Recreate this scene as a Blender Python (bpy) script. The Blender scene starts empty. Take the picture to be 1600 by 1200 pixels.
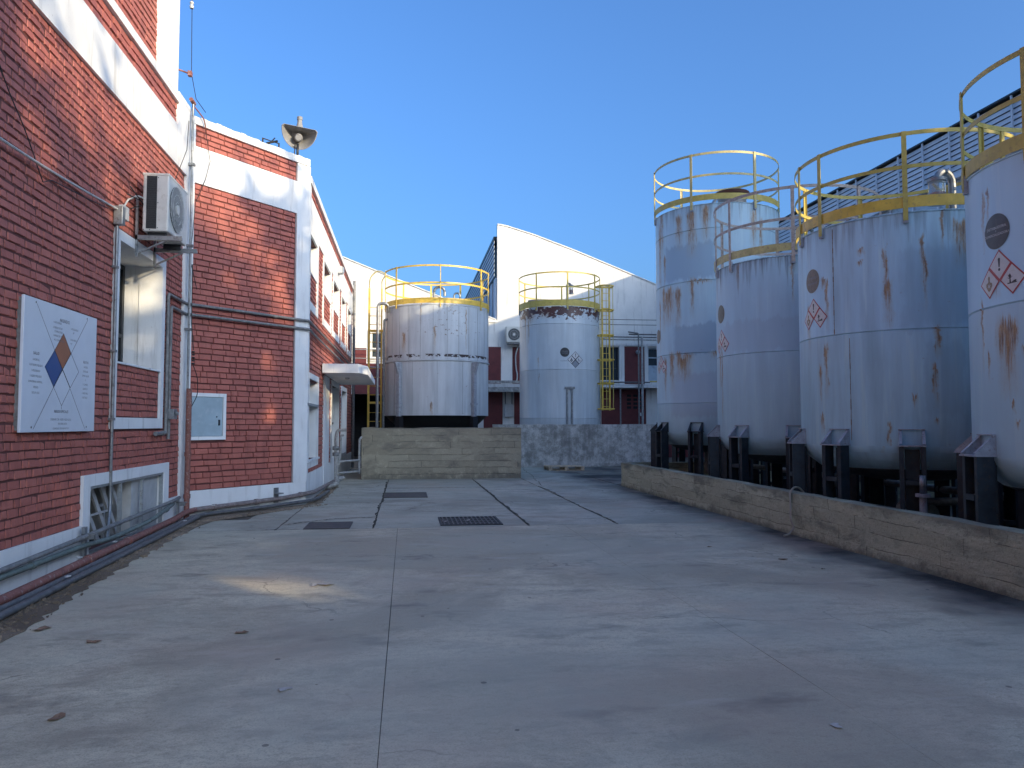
import bpy, bmesh, math, random
from mathutils import Vector, Matrix
random.seed(7)
R_ = math.radians
S = bpy.context.scene
COL = S.collection

# ------------------------------------------------------------------ camera
cam_d = bpy.data.cameras.new("camera")
cam = bpy.data.objects.new("camera", cam_d); COL.objects.link(cam)
cam.location = (0, 0, 1.6)
cam.rotation_euler = (R_(90 + 3.005), 0, R_(-7.829))
cam_d.sensor_width = 36; cam_d.lens = 27.0
cam_d.clip_start = 0.05; cam_d.clip_end = 2000
S.camera = cam
# ------------------------------------------------------------------ light
SUN_EL, SUN_AZ = 13.7, 138.0           # azimuth clockwise from +Y
W = bpy.data.worlds.new("World"); S.world = W; W.use_nodes = True
wn = W.node_tree; bg = wn.nodes['Background']
sky = wn.nodes.new('ShaderNodeTexSky'); sky.sky_type = 'NISHITA'
sky.sun_disc = False; sky.sun_elevation = R_(SUN_EL); sky.sun_rotation = R_(SUN_AZ)
sky.air_density = 1.0; sky.dust_density = 5.5; sky.ozone_density = 7.0; sky.altitude = 0
wn.links.new(sky.outputs[0], bg.inputs[0]); bg.inputs[1].default_value = 0.15
sl = bpy.data.lights.new("sun", 'SUN'); sl.energy = 2.0; sl.angle = R_(0.5); sl.color = (1.0, 0.82, 0.55)
so = bpy.data.objects.new("sun", sl); COL.objects.link(so)
e, a = R_(SUN_EL), R_(SUN_AZ)
sv = Vector((math.sin(a) * math.cos(e), math.cos(a) * math.cos(e), math.sin(e)))
so.rotation_euler = sv.to_track_quat('Z', 'Y').to_euler()
S.view_settings.view_transform = 'Standard'; S.view_settings.look = 'None'
S.view_settings.exposure = 1.4; S.view_settings.gamma = 1.0
S.view_settings.use_curve_mapping = False
S.render.engine = 'CYCLES'
S.cycles.max_bounces = 6

# ------------------------------------------------------------------ object helpers
def tag(o, label=None, cat=None, group=None, kind=None):
    if label: o['label'] = label
    if cat: o['category'] = cat
    if group: o['group'] = group
    if kind: o['kind'] = kind
    return o
def thing(name, loc, label, cat, group=None):
    o = bpy.data.objects.new(name, None); COL.objects.link(o)
    o.location = loc; o.empty_display_size = 0.3
    return tag(o, label, cat, group)
def wloc(p):
    v = Vector((0, 0, 0))
    while p is not None:
        v += p.location; p = p.parent
    return v
class MB:
    def __init__(s): s.v = []; s.f = []; s.uv = {}; s.sm = set()
    def add(s, vs, fs, smooth=False):
        b = len(s.v); s.v += [tuple(p) for p in vs]
        for f in fs:
            if smooth: s.sm.add(len(s.f))
            s.f.append(tuple(b + i for i in f))
        return b
    def box(s, x0, x1, y0, y1, z0, z1):
        if x0 > x1: x0, x1 = x1, x0
        if y0 > y1: y0, y1 = y1, y0
        if z0 > z1: z0, z1 = z1, z0
        vs = [(x, y, z) for z in (z0, z1) for y in (y0, y1) for x in (x0, x1)]
        s.add(vs, [(0, 2, 3, 1), (4, 5, 7, 6), (0, 1, 5, 4), (2, 6, 7, 3), (0, 4, 6, 2), (1, 3, 7, 5)])
        return s
    def obox(s, c, ax, ay, az, hx, hy, hz):
        c = Vector(c); ax = Vector(ax).normalized() * hx; ay = Vector(ay).normalized() * hy; az = Vector(az).normalized() * hz
        vs = [c + i * ax + j * ay + k * az for k in (-1, 1) for j in (-1, 1) for i in (-1, 1)]
        s.add(vs, [(0, 2, 3, 1), (4, 5, 7, 6), (0, 1, 5, 4), (2, 6, 7, 3), (0, 4, 6, 2), (1, 3, 7, 5)])
        return s
    def bar(s, p, q, w, h=None, upv=(0, 0, 1)):
        p = Vector(p); q = Vector(q); d = q - p; h = h or w
        upv = Vector(upv)
        if abs(d.normalized().dot(upv)) > .99: upv = Vector((1, 0, 0))
        sx = d.cross(upv).normalized(); sz = sx.cross(d).normalized()
        return s.obox((p + q) / 2, d, sx, sz, d.length / 2, w / 2, h / 2)
    def tube(s, pts, r, n=10, caps=True, rs=None):
        pts = [Vector(p) for p in pts]; m = len(pts)
        t0 = (pts[1] - pts[0]).normalized()
        u = t0.orthogonal().normalized(); rings = []
        for i, p in enumerate(pts):
            if i == 0: t = t0
            elif i == m - 1: t = (pts[-1] - pts[-2]).normalized()
            else: t = ((pts[i] - pts[i - 1]).normalized() + (pts[i + 1] - pts[i]).normalized()).normalized()
            u = (u - t * u.dot(t)).normalized(); w = t.cross(u)
            rr = rs[i] if rs else r
            rings.append([p + (u * math.cos(2 * math.pi * k / n) + w * math.sin(2 * math.pi * k / n)) * rr for k in range(n)])
        vs = [q for rg in rings for q in rg]
        fs = [(i * n + k, i * n + (k + 1) % n, (i + 1) * n + (k + 1) % n, (i + 1) * n + k) for i in range(m - 1) for k in range(n)]
        s.add(vs, fs, True)
        if caps:
            b = len(s.v) - len(vs)
            s.f.append(tuple(b + k for k in reversed(range(n)))); s.f.append(tuple(b + (m - 1) * n + k for k in range(n)))
        return s
    def lathe(s, c, prof, n=48, a0=0., a1=360., smooth=True, cap0=False, cap1=False):
        full = abs(a1 - a0 - 360) < 1e-6; k_ = n + 1
        cx, cy = c[0], c[1]; cz = c[2] if len(c) > 2 else 0
        b = len(s.v); nf = len(s.f)
        for (r, z) in prof:
            for k in range(k_):
                t = R_(a0 + (a1 - a0) * k / n); s.v.append((cx + r * math.cos(t), cy + r * math.sin(t), cz + z))
        for i in range(len(prof) - 1):
            for k in range(n):
                q = (b + i * k_ + k, b + i * k_ + k + 1, b + (i + 1) * k_ + k + 1, b + (i + 1) * k_ + k)
                if smooth: s.sm.add(len(s.f))
                s.f.append(q)
                ts = [R_(a0 + (a1 - a0) * kk / n) for kk in (k, k + 1)]
                rr = max(prof[i][0], .5)
                l0 = sum(math.dist(prof[j], prof[j + 1]) for j in range(i)) ; l1 = l0 + math.dist(prof[i], prof[i + 1])
                s.uv[len(s.f) - 1] = [(ts[0] * rr, prof[i][1]), (ts[1] * rr, prof[i][1]), (ts[1] * rr, prof[i + 1][1]), (ts[0] * rr, prof[i + 1][1])]
        return s
    def prism(s, poly, fn0, fn1):
        n = len(poly)
        vs = [fn0(*p) for p in poly] + [fn1(*p) for p in poly]
        s.add(vs, [tuple(range(n - 1, -1, -1)), tuple(range(n, 2 * n))] + [(i, (i + 1) % n, n + (i + 1) % n, n + i) for i in range(n)])
        return s
    def sphere(s, c, r, nu=12, nv=8, sc=(1, 1, 1)):
        c = Vector(c); vs = []
        for j in range(nv + 1):
            ph = math.pi * j / nv
            for i in range(nu):
                t = 2 * math.pi * i / nu
                vs.append((c.x + sc[0] * r * math.sin(ph) * math.cos(t), c.y + sc[1] * r * math.sin(ph) * math.sin(t), c.z + sc[2] * r * math.cos(ph)))
        fs = [(j * nu + i, (j + 1) * nu + i, (j + 1) * nu + (i + 1) % nu, j * nu + (i + 1) % nu) for j in range(nv) for i in range(nu)]
        s.add(vs, fs, True); return s
    def build(s, name, mat, parent=None, bevel=0, fixn=True, merge=False):
        off = wloc(parent)
        me = bpy.data.meshes.new(name)
        me.from_pydata([(p[0] - off.x, p[1] - off.y, p[2] - off.z) for p in s.v], [], s.f)
        if s.uv:
            ul = me.uv_layers.new(name="UVMap")
            for fi, uvs in s.uv.items():
                for k, li in enumerate(me.polygons[fi].loop_indices): ul.data[li].uv = uvs[k]
        for i in s.sm: me.polygons[i].use_smooth = True
        if fixn:
            bm = bmesh.new(); bm.from_mesh(me)
            if merge: bmesh.ops.remove_doubles(bm, verts=bm.verts, dist=1e-4)
            bmesh.ops.recalc_face_normals(bm, faces=bm.faces)
            if s.sm:
                for e_ in bm.edges:
                    if len(e_.link_faces) == 2 and e_.calc_face_angle(0) > .6: e_.smooth = False
            bm.to_mesh(me); bm.free()
        me.update()
        o = bpy.data.objects.new(name, me); COL.objects.link(o)
        if mat is not None: me.materials.append(mat)
        if parent is not None: o.parent = parent
        if bevel:
            md = o.modifiers.new("bevel", 'BEVEL'); md.width = bevel; md.segments = 2; md.limit_method = 'ANGLE'; md.angle_limit = R_(40)
        return o
def fillet(pts, rad, n=5):
    P = [Vector(p) for p in pts]; out = [P[0]]
    for i in range(1, len(P) - 1):
        a = (P[i - 1] - P[i]); b = (P[i + 1] - P[i]); r = min(rad, a.length * .45, b.length * .45)
        p0 = P[i] + a.normalized() * r; p1 = P[i] + b.normalized() * r
        for k in range(n + 1):
            t = k / n; out.append(p0 * (1 - t) ** 2 + P[i] * 2 * t * (1 - t) + p1 * t ** 2)
    out.append(P[-1]); return out
def arc(c, r, a0, a1, z, n=24):
    return [(c[0] + r * math.cos(R_(a0 + (a1 - a0) * k / n)), c[1] + r * math.sin(R_(a0 + (a1 - a0) * k / n)), z) for k in range(n + 1)]

# ------------------------------------------------------------------ material helpers
class NT:
    def __init__(s, name):
        s.m = bpy.data.materials.new(name); s.m.use_nodes = True; s.t = s.m.node_tree
        s.b = s.t.nodes['Principled BSDF']; s.L = s.t.links
    def n(s, typ, **kw):
        nd = s.t.nodes.new(typ)
        for k, v in kw.items(): setattr(nd, k, v)
        return nd
    def inp(s, nd, i, v):
        if v is None: return
        if isinstance(v, bpy.types.NodeSocket): s.L.new(v, nd.inputs[i])
        else:
            if isinstance(v, (tuple, list)) and len(v) == 3 and nd.inputs[i].type == 'RGBA': v = (*v, 1)
            nd.inputs[i].default_value = v
    def pos(s): return s.n('ShaderNodeNewGeometry').outputs['Position']
    def rnd(s): return s.n('ShaderNodeNewGeometry').outputs['Random Per Island']
    def uvc(s): return s.n('ShaderNodeUVMap').outputs[0]
    def map(s, v, scale=(1, 1, 1), loc=(0, 0, 0), rot=(0, 0, 0)):
        nd = s.n('ShaderNodeMapping'); s.inp(nd, 0, v); nd.inputs['Scale'].default_value = scale; nd.inputs['Location'].default_value = loc; nd.inputs['Rotation'].default_value = rot
        return nd.outputs[0]
    def noise(s, v, scale, detail=4, rough=.55, dist=0):
        nd = s.n('ShaderNodeTexNoise'); s.inp(nd, 0, v); nd.inputs['Scale'].default_value = scale; nd.inputs['Detail'].default_value = detail
        nd.inputs['Roughness'].default_value = rough; nd.inputs['Distortion'].default_value = dist
        return nd.outputs[0]
    def vor(s, v, scale, out='Distance', feat='F1'):
        nd = s.n('ShaderNodeTexVoronoi', feature=feat); s.inp(nd, 0, v); nd.inputs['Scale'].default_value = scale
        return nd.outputs[out]
    def ramp(s, f, stops):
        nd = s.n('ShaderNodeValToRGB'); s.inp(nd, 0, f); el = nd.color_ramp.elements
        while len(el) < len(stops): el.new(.5)
        for e_, (p, c) in zip(el, stops):
            e_.position = p; e_.color = (c, c, c, 1) if isinstance(c, (int, float)) else (*c, 1)
        return nd.outputs[0]
    def mix(s, f, a, b, mode='MIX'):
        nd = s.n('ShaderNodeMix', data_type='RGBA', blend_type=mode); s.inp(nd, 0, f); s.inp(nd, 6, a); s.inp(nd, 7, b); return nd.outputs[2]
    def math(s, op, a, b=None, c=None, clamp=False):
        nd = s.n('ShaderNodeMath', operation=op); nd.use_clamp = clamp; s.inp(nd, 0, a); s.inp(nd, 1, b); s.inp(nd, 2, c); return nd.outputs[0]
    def sep(s, v):
        nd = s.n('ShaderNodeSeparateXYZ'); s.inp(nd, 0, v); return nd.outputs
    def bump(s, h, st=.3, dist=.01, nrm=None):
        nd = s.n('ShaderNodeBump'); nd.inputs['Strength'].default_value = st; nd.inputs['Distance'].default_value = dist
        s.L.new(h, nd.inputs['Height'])
        if nrm is not None: s.L.new(nrm, nd.inputs['Normal'])
        return nd.outputs[0]
    def done(s, col=None, rough=.6, metal=0., nrm=None, spec=None):
        s.inp(s.b, 'Base Color', col); s.inp(s.b, 'Roughness', rough); s.inp(s.b, 'Metallic', metal)
        if nrm is not None: s.L.new(nrm, s.b.inputs['Normal'])
        if spec is not None: s.b.inputs['Specular IOR Level'].default_value = spec
        return s.m

def simple(name, col, rough=.5, metal=0., var=.25, scale=6., dirt=None):
    t = NT(name); p = t.pos(); n1 = t.noise(p, scale, 5, .6)
    c = t.mix(t.ramp(n1, [(.3, 0.), (.7, 1.)]), tuple(x * (1 - var) for x in col), tuple(min(1, x * (1 + var * .6)) for x in col))
    if dirt:
        n2 = t.noise(p, scale * 2.7, 6, .7); c = t.mix(t.ramp(n2, [(.55, 0.), (.7, 1.)]), c, dirt)
    return t.done(c, rough, metal)

def m_brick(name, seed=0.):
    t = NT(name); p = t.pos(); r = t.rnd()
    big = t.noise(t.map(p, loc=(seed, seed, 0)), .55, 4, .6)
    fine = t.noise(p, 38, 5, .65); mid = t.noise(p, 9, 4, .6)
    c = t.mix(r, (.39, .112, .080), (.49, .150, .105))
    c = t.mix(t.ramp(big, [(.35, 0.), (.7, .5)]), c, (.33, .105, .085))
    c = t.mix(t.ramp(mid, [(.55, 0.), (.75, .35)]), c, (.52, .20, .15))
    wn_ = t.noise(p, 55, 3, .7)
    c = t.mix(t.ramp(wn_, [(.70, 0.), (.76, .55)]), c, (.42, .22, .17))
    z = t.sep(p)[2]
    st = t.noise(t.map(p, (3, 3, .5)), 2.2, 4, .6)
    c = t.mix(t.math('MULTIPLY', t.ramp(st, [(.52, 0.), (.72, 1.)]), .35), c, (.10, .03, .025))
    return t.done(c, .62, 0, t.bump(t.math('ADD', fine, t.math('MULTIPLY', mid, 1.5)), .55, .012))
def m_plaster(name, col=(.84, .84, .81), grime=.5, streak=.5):
    t = NT(name); p = t.pos()
    n1 = t.noise(p, 1.4, 5, .6); n2 = t.noise(t.map(p, (5, 5, .45)), 1.6, 5, .65); n3 = t.noise(p, 30, 4, .7)
    c = t.mix(t.ramp(n1, [(.35, 0.), (.75, 1.)]), col, tuple(x * .86 for x in col))
    c = t.mix(t.math('MULTIPLY', t.ramp(n2, [(.55, 0.), (.75, 1.)]), streak), c, (.36, .34, .30))
    c = t.mix(t.math('MULTIPLY', t.ramp(n3, [(.66, 0.), (.74, 1.)]), grime), c, (.40, .36, .31))
    return t.done(c, .7, 0, t.bump(t.math('ADD', n3, n1), .25, .01))
def m_concrete_board(name, ca, cb, dark, boards=.19, top=.6):
    t = NT(name); p = t.pos(); x, y, z = t.sep(p)[0:3]
    al = t.math('ADD', x, y)                 # runs along the wall
    n1 = t.noise(t.map(p, (1, 1, 2.2)), 1.1, 7, .7, .5); n2 = t.noise(t.map(p, (1.5, 1.5, 5)), 4, 6, .7); n3 = t.noise(p, 30, 5, .75); n5 = t.noise(p, 6, 6, .75)
    wob = t.noise(p, 1.6, 4, .6)
    zz = t.math('ADD', z, t.math('MULTIPLY', wob, .09))
    q = t.math('DIVIDE', zz, boards); fr = t.math('FRACT', q); row = t.math('FLOOR', q)
    ln = t.math('MULTIPLY', t.math('LESS_THAN', fr, .06), t.ramp(t.noise(t.map(p, (1, 1, .4), (3, 1, 2)), 1.3, 5, .65), [(.46, 0.), (.54, 1.)]))
    qa = t.math('ADD', t.math('DIVIDE', t.math('ADD', al, t.math('MULTIPLY', n2, .03)), .95), t.math('MULTIPLY', row, .37)); fa = t.math('FRACT', qa); cola = t.math('FLOOR', qa)
    lv = t.math('MULTIPLY', t.math('LESS_THAN', fa, .014), t.ramp(t.noise(p, 1.1, 4, .6), [(.48, 0.), (.56, 1.)]))
    wnz = t.n('ShaderNodeTexWhiteNoise', noise_dimensions='2D'); cv = t.n('ShaderNodeCombineXYZ'); t.L.new(row, cv.inputs[0]); t.L.new(cola, cv.inputs[1]); t.L.new(cv.outputs[0], wnz.inputs['Vector'])
    c = t.mix(t.ramp(n2, [(.3, 0.), (.7, 1.)]), ca, cb)
    c = t.mix(t.math('MULTIPLY', wnz.outputs[0], .5), c, tuple(v * .60 for v in ca))
    c = t.mix(t.ramp(n5, [(.55, 0.), (.75, .7)]), c, tuple(v * 1.35 for v in cb))
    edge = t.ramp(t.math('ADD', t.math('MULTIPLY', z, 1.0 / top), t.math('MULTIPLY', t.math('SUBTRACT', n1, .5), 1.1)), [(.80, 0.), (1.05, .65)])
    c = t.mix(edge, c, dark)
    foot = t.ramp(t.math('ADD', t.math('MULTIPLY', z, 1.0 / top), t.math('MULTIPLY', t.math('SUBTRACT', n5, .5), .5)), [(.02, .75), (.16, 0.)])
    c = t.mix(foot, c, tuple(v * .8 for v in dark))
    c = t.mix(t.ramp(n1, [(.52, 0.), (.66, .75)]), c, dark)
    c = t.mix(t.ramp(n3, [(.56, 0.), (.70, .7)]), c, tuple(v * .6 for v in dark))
    sm = t.math('MAXIMUM', ln, lv); c = t.mix(t.math('MULTIPLY', sm, .6), c, (.04, .035, .028))
    h = t.math('SUBTRACT', t.math('ADD', t.math('MULTIPLY', n3, .7), t.math('ADD', n2, n5)), t.math('MULTIPLY', sm, 2.))
    return t.done(c, .88, 0, t.bump(h, .9, .02))
def m_tank(name, base, base2, R, streaks, rustcol=(.17, .085, .04), metal=.0, rough=.42, blot=.4, patches=(), speck=.5, band=None, dark=(.12, .15, .17), drips=.35, rim=None):
    t = NT(name); uv = t.uvc(); u, v = t.sep(uv)[0:2]
    nv = t.noise(t.map(uv, (2.3, .22, 1)), 2.2, 5, .6)        # vertical runs
    nb = t.noise(uv, .8, 4, .55); nf = t.noise(uv, 34, 4, .7)
    c = t.mix(t.ramp(nb, [(.35, 0.), (.68, 1.)]), base, base2)
    c = t.mix(t.math('MULTIPLY', t.ramp(nv, [(.40, 0.), (.7, 1.)]), blot), c, tuple(x * .62 for x in base))
    c = t.mix(t.math('MULTIPLY', t.ramp(t.noise(t.map(uv, (5, .3, 1), (4, 2, 0)), 1.7, 4, .6), [(.56, 0.), (.7, 1.)]), drips), c, tuple(min(.8, x * 1.35 + .03) for x in base))
    for (u0, v0, w, h, colr, amt) in patches:       # faded or repainted areas
        du = t.math('ABSOLUTE', t.math('DIVIDE', t.math('SUBTRACT', t.math('ADD', u, t.math('MULTIPLY', t.noise(uv, 2.2, 5, .7), .25)), u0 + .12), w))
        fg = t.noise(t.map(uv, (5, .15, 1), (u0, v0, 0)), 2.0, 4, .6)
        dv = t.math('ABSOLUTE', t.math('DIVIDE', t.math('SUBTRACT', t.math('ADD', v, t.math('ADD', t.math('MULTIPLY', nb, .2), t.math('MULTIPLY', t.math('SUBTRACT', fg, .5), .45))), v0 + .1), h))
        mk = t.math('MULTIPLY', t.ramp(t.math('MAXIMUM', du, dv), [(.85, 1.), (1., 0.)]), amt)
        c = t.mix(mk, c, colr)
    rn = t.noise(t.map(uv, (10, .8, 1)), 3.0, 8, .78); rn2 = t.noise(t.map(uv, (14, 2.2, 1), (3, 7, 0)), 2.4, 5, .7)
    uu = t.math('ADD', u, t.math('MULTIPLY', t.math('SUBTRACT', t.noise(t.map(uv, (1, 1, 1), (9, 3, 0)), 4, 5, .7), .5), .16))
    vv = t.math('ADD', v, t.math('MULTIPLY', t.math('SUBTRACT', t.noise(t.map(uv, (22, .4, 1)), 1.3, 3, .6), .5), .35))
    acc = None
    for (u0, v0, w, h) in streaks:
        a_ = t.math('POWER', t.math('ABSOLUTE', t.math('DIVIDE', t.math('SUBTRACT', uu, u0), w)), 2.)
        tt = t.math('DIVIDE', t.math('SUBTRACT', v0 + h, vv), 2 * h)                 # 0 at the source, 1 where the run ends
        ins = t.math('MULTIPLY', t.math('MULTIPLY', tt, 9., clamp=True), t.math('SUBTRACT', 1., tt, clamp=True), clamp=True)
        mk = t.math('MULTIPLY', t.math('SUBTRACT', 1., a_, clamp=True), t.math('POWER', ins, .5))
        acc = mk if acc is None else t.math('MAXIMUM', acc, mk)
    rough_ = rough
    if acc is not None:
        mk = t.math('MULTIPLY', t.math('MULTIPLY', t.math('SUBTRACT', t.math('ADD', rn, t.math('MULTIPLY', acc, .38)), .68), 6., clamp=True), t.math('MULTIPLY', t.math('GREATER_THAN', acc, .02), .9))
        halo = t.math('MULTIPLY', t.ramp(acc, [(0., 0.), (.8, 1.)]), .62)
        c = t.mix(halo, c, tuple(.55 * a1 + .45 * b1 for a1, b1 in zip((.44, .30, .13), base)))
        rc = t.mix(t.ramp(rn2, [(.35, 0.), (.62, 1.)]), rustcol, (.46, .26, .09))
        rc = t.mix(t.ramp(nf, [(.58, 0.), (.68, .8)]), rc, tuple(x * .3 for x in rustcol))
        c = t.mix(mk, c, rc)
    if rim:        # dirty drips below the rim
        z1_, len_, amt_ = rim
        dn = t.noise(t.map(uv, (3.2, .12, 1), (2, 5, 0)), 2.6, 5, .7)
        gr_ = t.math('DIVIDE', t.math('SUBTRACT', v, z1_ - len_), len_, clamp=True)
        lim_ = t.math('SUBTRACT', .80, t.math('MULTIPLY', gr_, .36))
        mk = t.math('MULTIPLY', t.math('MULTIPLY', t.math('SUBTRACT', dn, lim_), 7., clamp=True), amt_)
        c = t.mix(t.math('MULTIPLY', mk, t.ramp(gr_, [(0., 0.), (.15, 1.)])), c, dark)
    # general small rust specks
    sp = t.math('MULTIPLY', t.ramp(t.noise(uv, 7, 3, .6), [(.70, 0.), (.74, 1.)]), speck)
    c = t.mix(sp, c, (.19, .10, .045))
    if band:            # flaking band near the rim: v0, v1, density
        for (v0, v1, thr, colr, usc) in band:
            fl = t.noise(t.map(uv, (1, 1.3, 1)), usc, 6, .68)
            edge = t.ramp(t.math('DIVIDE', t.math('SUBTRACT', v, v0), v1 - v0), [(0., 0.), (.6, 1.)])
            top = t.math('LESS_THAN', v, v1 + .02)
            lim = t.math('SUBTRACT', thr + .22, t.math('MULTIPLY', edge, .22))
            lim = t.math('ADD', lim, t.math('MULTIPLY', t.math('SUBTRACT', .5, t.noise(uv, .7, 3, .6)), .5))
            mk = t.math('MULTIPLY', t.math('GREATER_THAN', fl, lim), t.math('MULTIPLY', top, t.math('GREATER_THAN', v, v0)))
            c = t.mix(mk, c, colr)
    return t.done(c, rough_, metal, t.bump(t.math('ADD', nv, t.math('MULTIPLY', nf, .15)), .12, .02), .5)

M = {}
M['brick'] = m_brick('red_painted_brick')
M['mortar'] = simple('dark_red_mortar', (.13, .045, .038), .85, 0, .3, 12)
M['white'] = m_plaster('white_plaster')
M['white_old'] = m_plaster('weathered_white_plaster', (.80, .80, .77), .7, .6)
M['gable'] = m_plaster('gable_white', (.78, .755, .69), .6, .75)
M['box_conc'] = m_concrete_board('board_marked_concrete', (.42, .36, .25), (.48, .415, .29), (.23, .205, .155), .19, 1.5)
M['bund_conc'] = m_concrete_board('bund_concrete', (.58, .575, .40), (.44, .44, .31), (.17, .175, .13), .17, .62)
def m_greywall():
    t = NT('grey_mottled_concrete'); p = t.pos()
    n1 = t.noise(p, 3.6, 8, .78); n2 = t.noise(t.map(p, (3, 3, .4)), 1.2, 5, .6); n3 = t.noise(p, 22, 5, .7)
    c = t.mix(t.ramp(n1, [(.42, 0.), (.60, 1.)]), (.30, .29, .26), (.62, .60, .55))
    c = t.mix(t.ramp(n2, [(.5, 0.), (.7, .6)]), c, (.17, .165, .15)); c = t.mix(t.ramp(n3, [(.55, 0.), (.7, .5)]), c, (.14, .135, .125))
    return t.done(c, .85, 0, t.bump(n3, .4, .01))
M['greywall'] = m_greywall()
def m_ground(name, a_, b_, tone=1., stains=True, seed=0.):
    t = NT(name); p = t.map(t.pos(), loc=(seed, seed * .7, 0)); wp = t.pos(); x, y, z = t.sep(wp)[0:3]; r = t.rnd()
    n1 = t.noise(t.map(p, (.7, 1.0, 1)), .8, 7, .62, .8); n2 = t.noise(t.map(p, (.8, 1.7, 1)), 2.0, 7, .66, .4); n3 = t.noise(p, 9, 5, .7); n4 = t.noise(p, 90, 4, .75)
    c = t.mix(t.ramp(n1, [(.36, 0.), (.64, 1.)]), a_, b_)
    c = t.mix(t.ramp(n2, [(.42, 0.), (.66, .55)]), c, tuple(v * 1.32 for v in b_))
    c = t.mix(t.ramp(n2, [(.34, .75), (.48, 0.)]), c, tuple(v * .62 for v in a_))
    c = t.mix(t.ramp(t.noise(t.map(p, (1, 1, 1), (7, 1, 0)), .33, 6, .65, .5), [(.43, .75), (.55, 0.)]), c, tuple(v * .60 for v in a_))
    c = t.mix(t.math('MULTIPLY', r, .35), c, tuple(v * .75 for v in a_))
    c = t.mix(t.ramp(n3, [(.54, 0.), (.70, .6)]), c, tuple(v * .62 for v in a_))
    c = t.mix(t.ramp(t.noise(p, 28, 6, .8), [(.52, 0.), (.70, .6)]), c, tuple(v * .6 for v in a_))
    c = t.mix(t.ramp(n4, [(.32, .75), (.50, 0.)]), c, tuple(v * .5 for v in a_))
    c = t.mix(t.ramp(t.noise(t.map(p, (1, 1.8, 1)), 14, 6, .8), [(.36, .6), (.48, 0.)]), c, tuple(v * .55 for v in a_))
    c = t.mix(t.ramp(n4, [(.62, 0.), (.74, .5)]), c, tuple(min(.6, v * 1.7) for v in b_))
    if stains:
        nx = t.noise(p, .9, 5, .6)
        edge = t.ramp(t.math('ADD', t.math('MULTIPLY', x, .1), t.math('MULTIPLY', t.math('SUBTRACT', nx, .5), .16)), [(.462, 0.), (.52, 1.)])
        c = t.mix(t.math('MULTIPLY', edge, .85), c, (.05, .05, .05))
        foot_shade_stain = t.ramp(t.math('ADD', t.math('MULTIPLY', x, .1), t.math('MULTIPLY', t.math('SUBTRACT', t.noise(p, 2.4, 5, .65), .5), .05)), [(.512, 0.), (.532, 1.)])  # near-black strip at the bund foot: contact shade painted in with the stain
        c = t.mix(t.math('MULTIPLY', foot_shade_stain, .93), c, (.018, .022, .024))
        # oily stains
        so_ = t.ramp(t.noise(t.map(p, (.8, 1.6, 1), (5, 2, 0)), 1.1, 5, .6), [(.60, 0.), (.70, 1.)])
        c = t.mix(t.math('MULTIPLY', so_, .5), c, (.075, .068, .065))
        # pale laitance patches
        so2 = t.ramp(t.noise(t.map(p, (.7, 2.0, 1), (11, 8, 0)), 1.0, 5, .6), [(.62, 0.), (.72, 1.)])
        c = t.mix(t.math('MULTIPLY', so2, .4), c, (.60, .56, .47))
        # hairline cracks, scuffs and aggregate
        ed_ = t.n('ShaderNodeTexVoronoi', feature='DISTANCE_TO_EDGE'); wv = t.n('ShaderNodeVectorMath', operation='ADD'); nn = t.n('ShaderNodeTexNoise'); t.inp(nn, 0, p); nn.inputs['Scale'].default_value = 1.3; nn.inputs['Detail'].default_value = 6
        t.L.new(p, wv.inputs[0]); t.L.new(nn.outputs[1], wv.inputs[1]); t.L.new(wv.outputs[0], ed_.inputs[0]); ed_.inputs['Scale'].default_value = .42
        hair = t.math('MULTIPLY', t.math('LESS_THAN', ed_.outputs['Distance'], .0045), t.ramp(t.noise(p, .5, 4, .6), [(.50, 0.), (.60, .6)]))
        c = t.mix(hair, c, (.07, .065, .058))
        sc_ = t.n('ShaderNodeTexWave', wave_type='RINGS'); t.inp(sc_, 0, t.map(p, (.35, .5, 1), (3.1, -2.2, 0))); sc_.inputs['Scale'].default_value = .55; sc_.inputs['Distortion'].default_value = 5.; sc_.inputs['Detail'].default_value = 4
        tm = t.math('MULTIPLY', t.ramp(sc_.outputs[1], [(.93, 0.), (1., .35)]), t.ramp(t.noise(p, 1.7, 5, .7), [(.48, 0.), (.62, 1.)]))
        c = t.mix(tm, c, (.10, .095, .09))
        ag = t.vor(p, 62.); c = t.mix(t.math('MULTIPLY', t.math('LESS_THAN', ag, .17), .4), c, tuple(v * .5 for v in a_))
        c = t.mix(t.ramp(t.noise(t.map(p, (1, 1, 1), (20, 3, 0)), .42, 5, .6), [(.44, 0.), (.6, .42)]), c, (.45, .455, .36))
        c = t.mix(t.ramp(t.noise(t.map(p, (1, 1, 1), (2, 31, 0)), .55, 5, .6), [(.50, 0.), (.66, .38)]), c, (.46, .35, .26))
        bl = t.vor(t.map(p, (1, 1, 1)), 2.3); sp = t.math('MULTIPLY', t.math('LESS_THAN', bl, .045), .6)
        c = t.mix(sp, c, (.05, .045, .042))
    ro = t.ramp(n2, [(.3, .62), (.7, .85)])
    h = t.math('ADD', t.math('MULTIPLY', n3, .8), t.math('MULTIPLY', n4, .5))
    return t.done(c, ro, 0, t.bump(h, .35, .006), .35)
M['slab'] = m_ground('poured_concrete', (.58, .505, .365), (.66, .60, .43))
M['slab_old'] = m_ground('old_concrete', (.46, .425, .33), (.56, .53, .425), seed=13.)
M['ground'] = m_ground('ground_base', (.10, .085, .065), (.15, .13, .10), stains=False, seed=5.)
M['dirt'] = m_ground('dirt', (.20, .15, .10), (.36, .28, .20), stains=False, seed=3.)
M['galv'] = simple('galvanised_steel', (.30, .31, .31), .45, .7, .3, 9, (.12, .10, .09))
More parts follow.
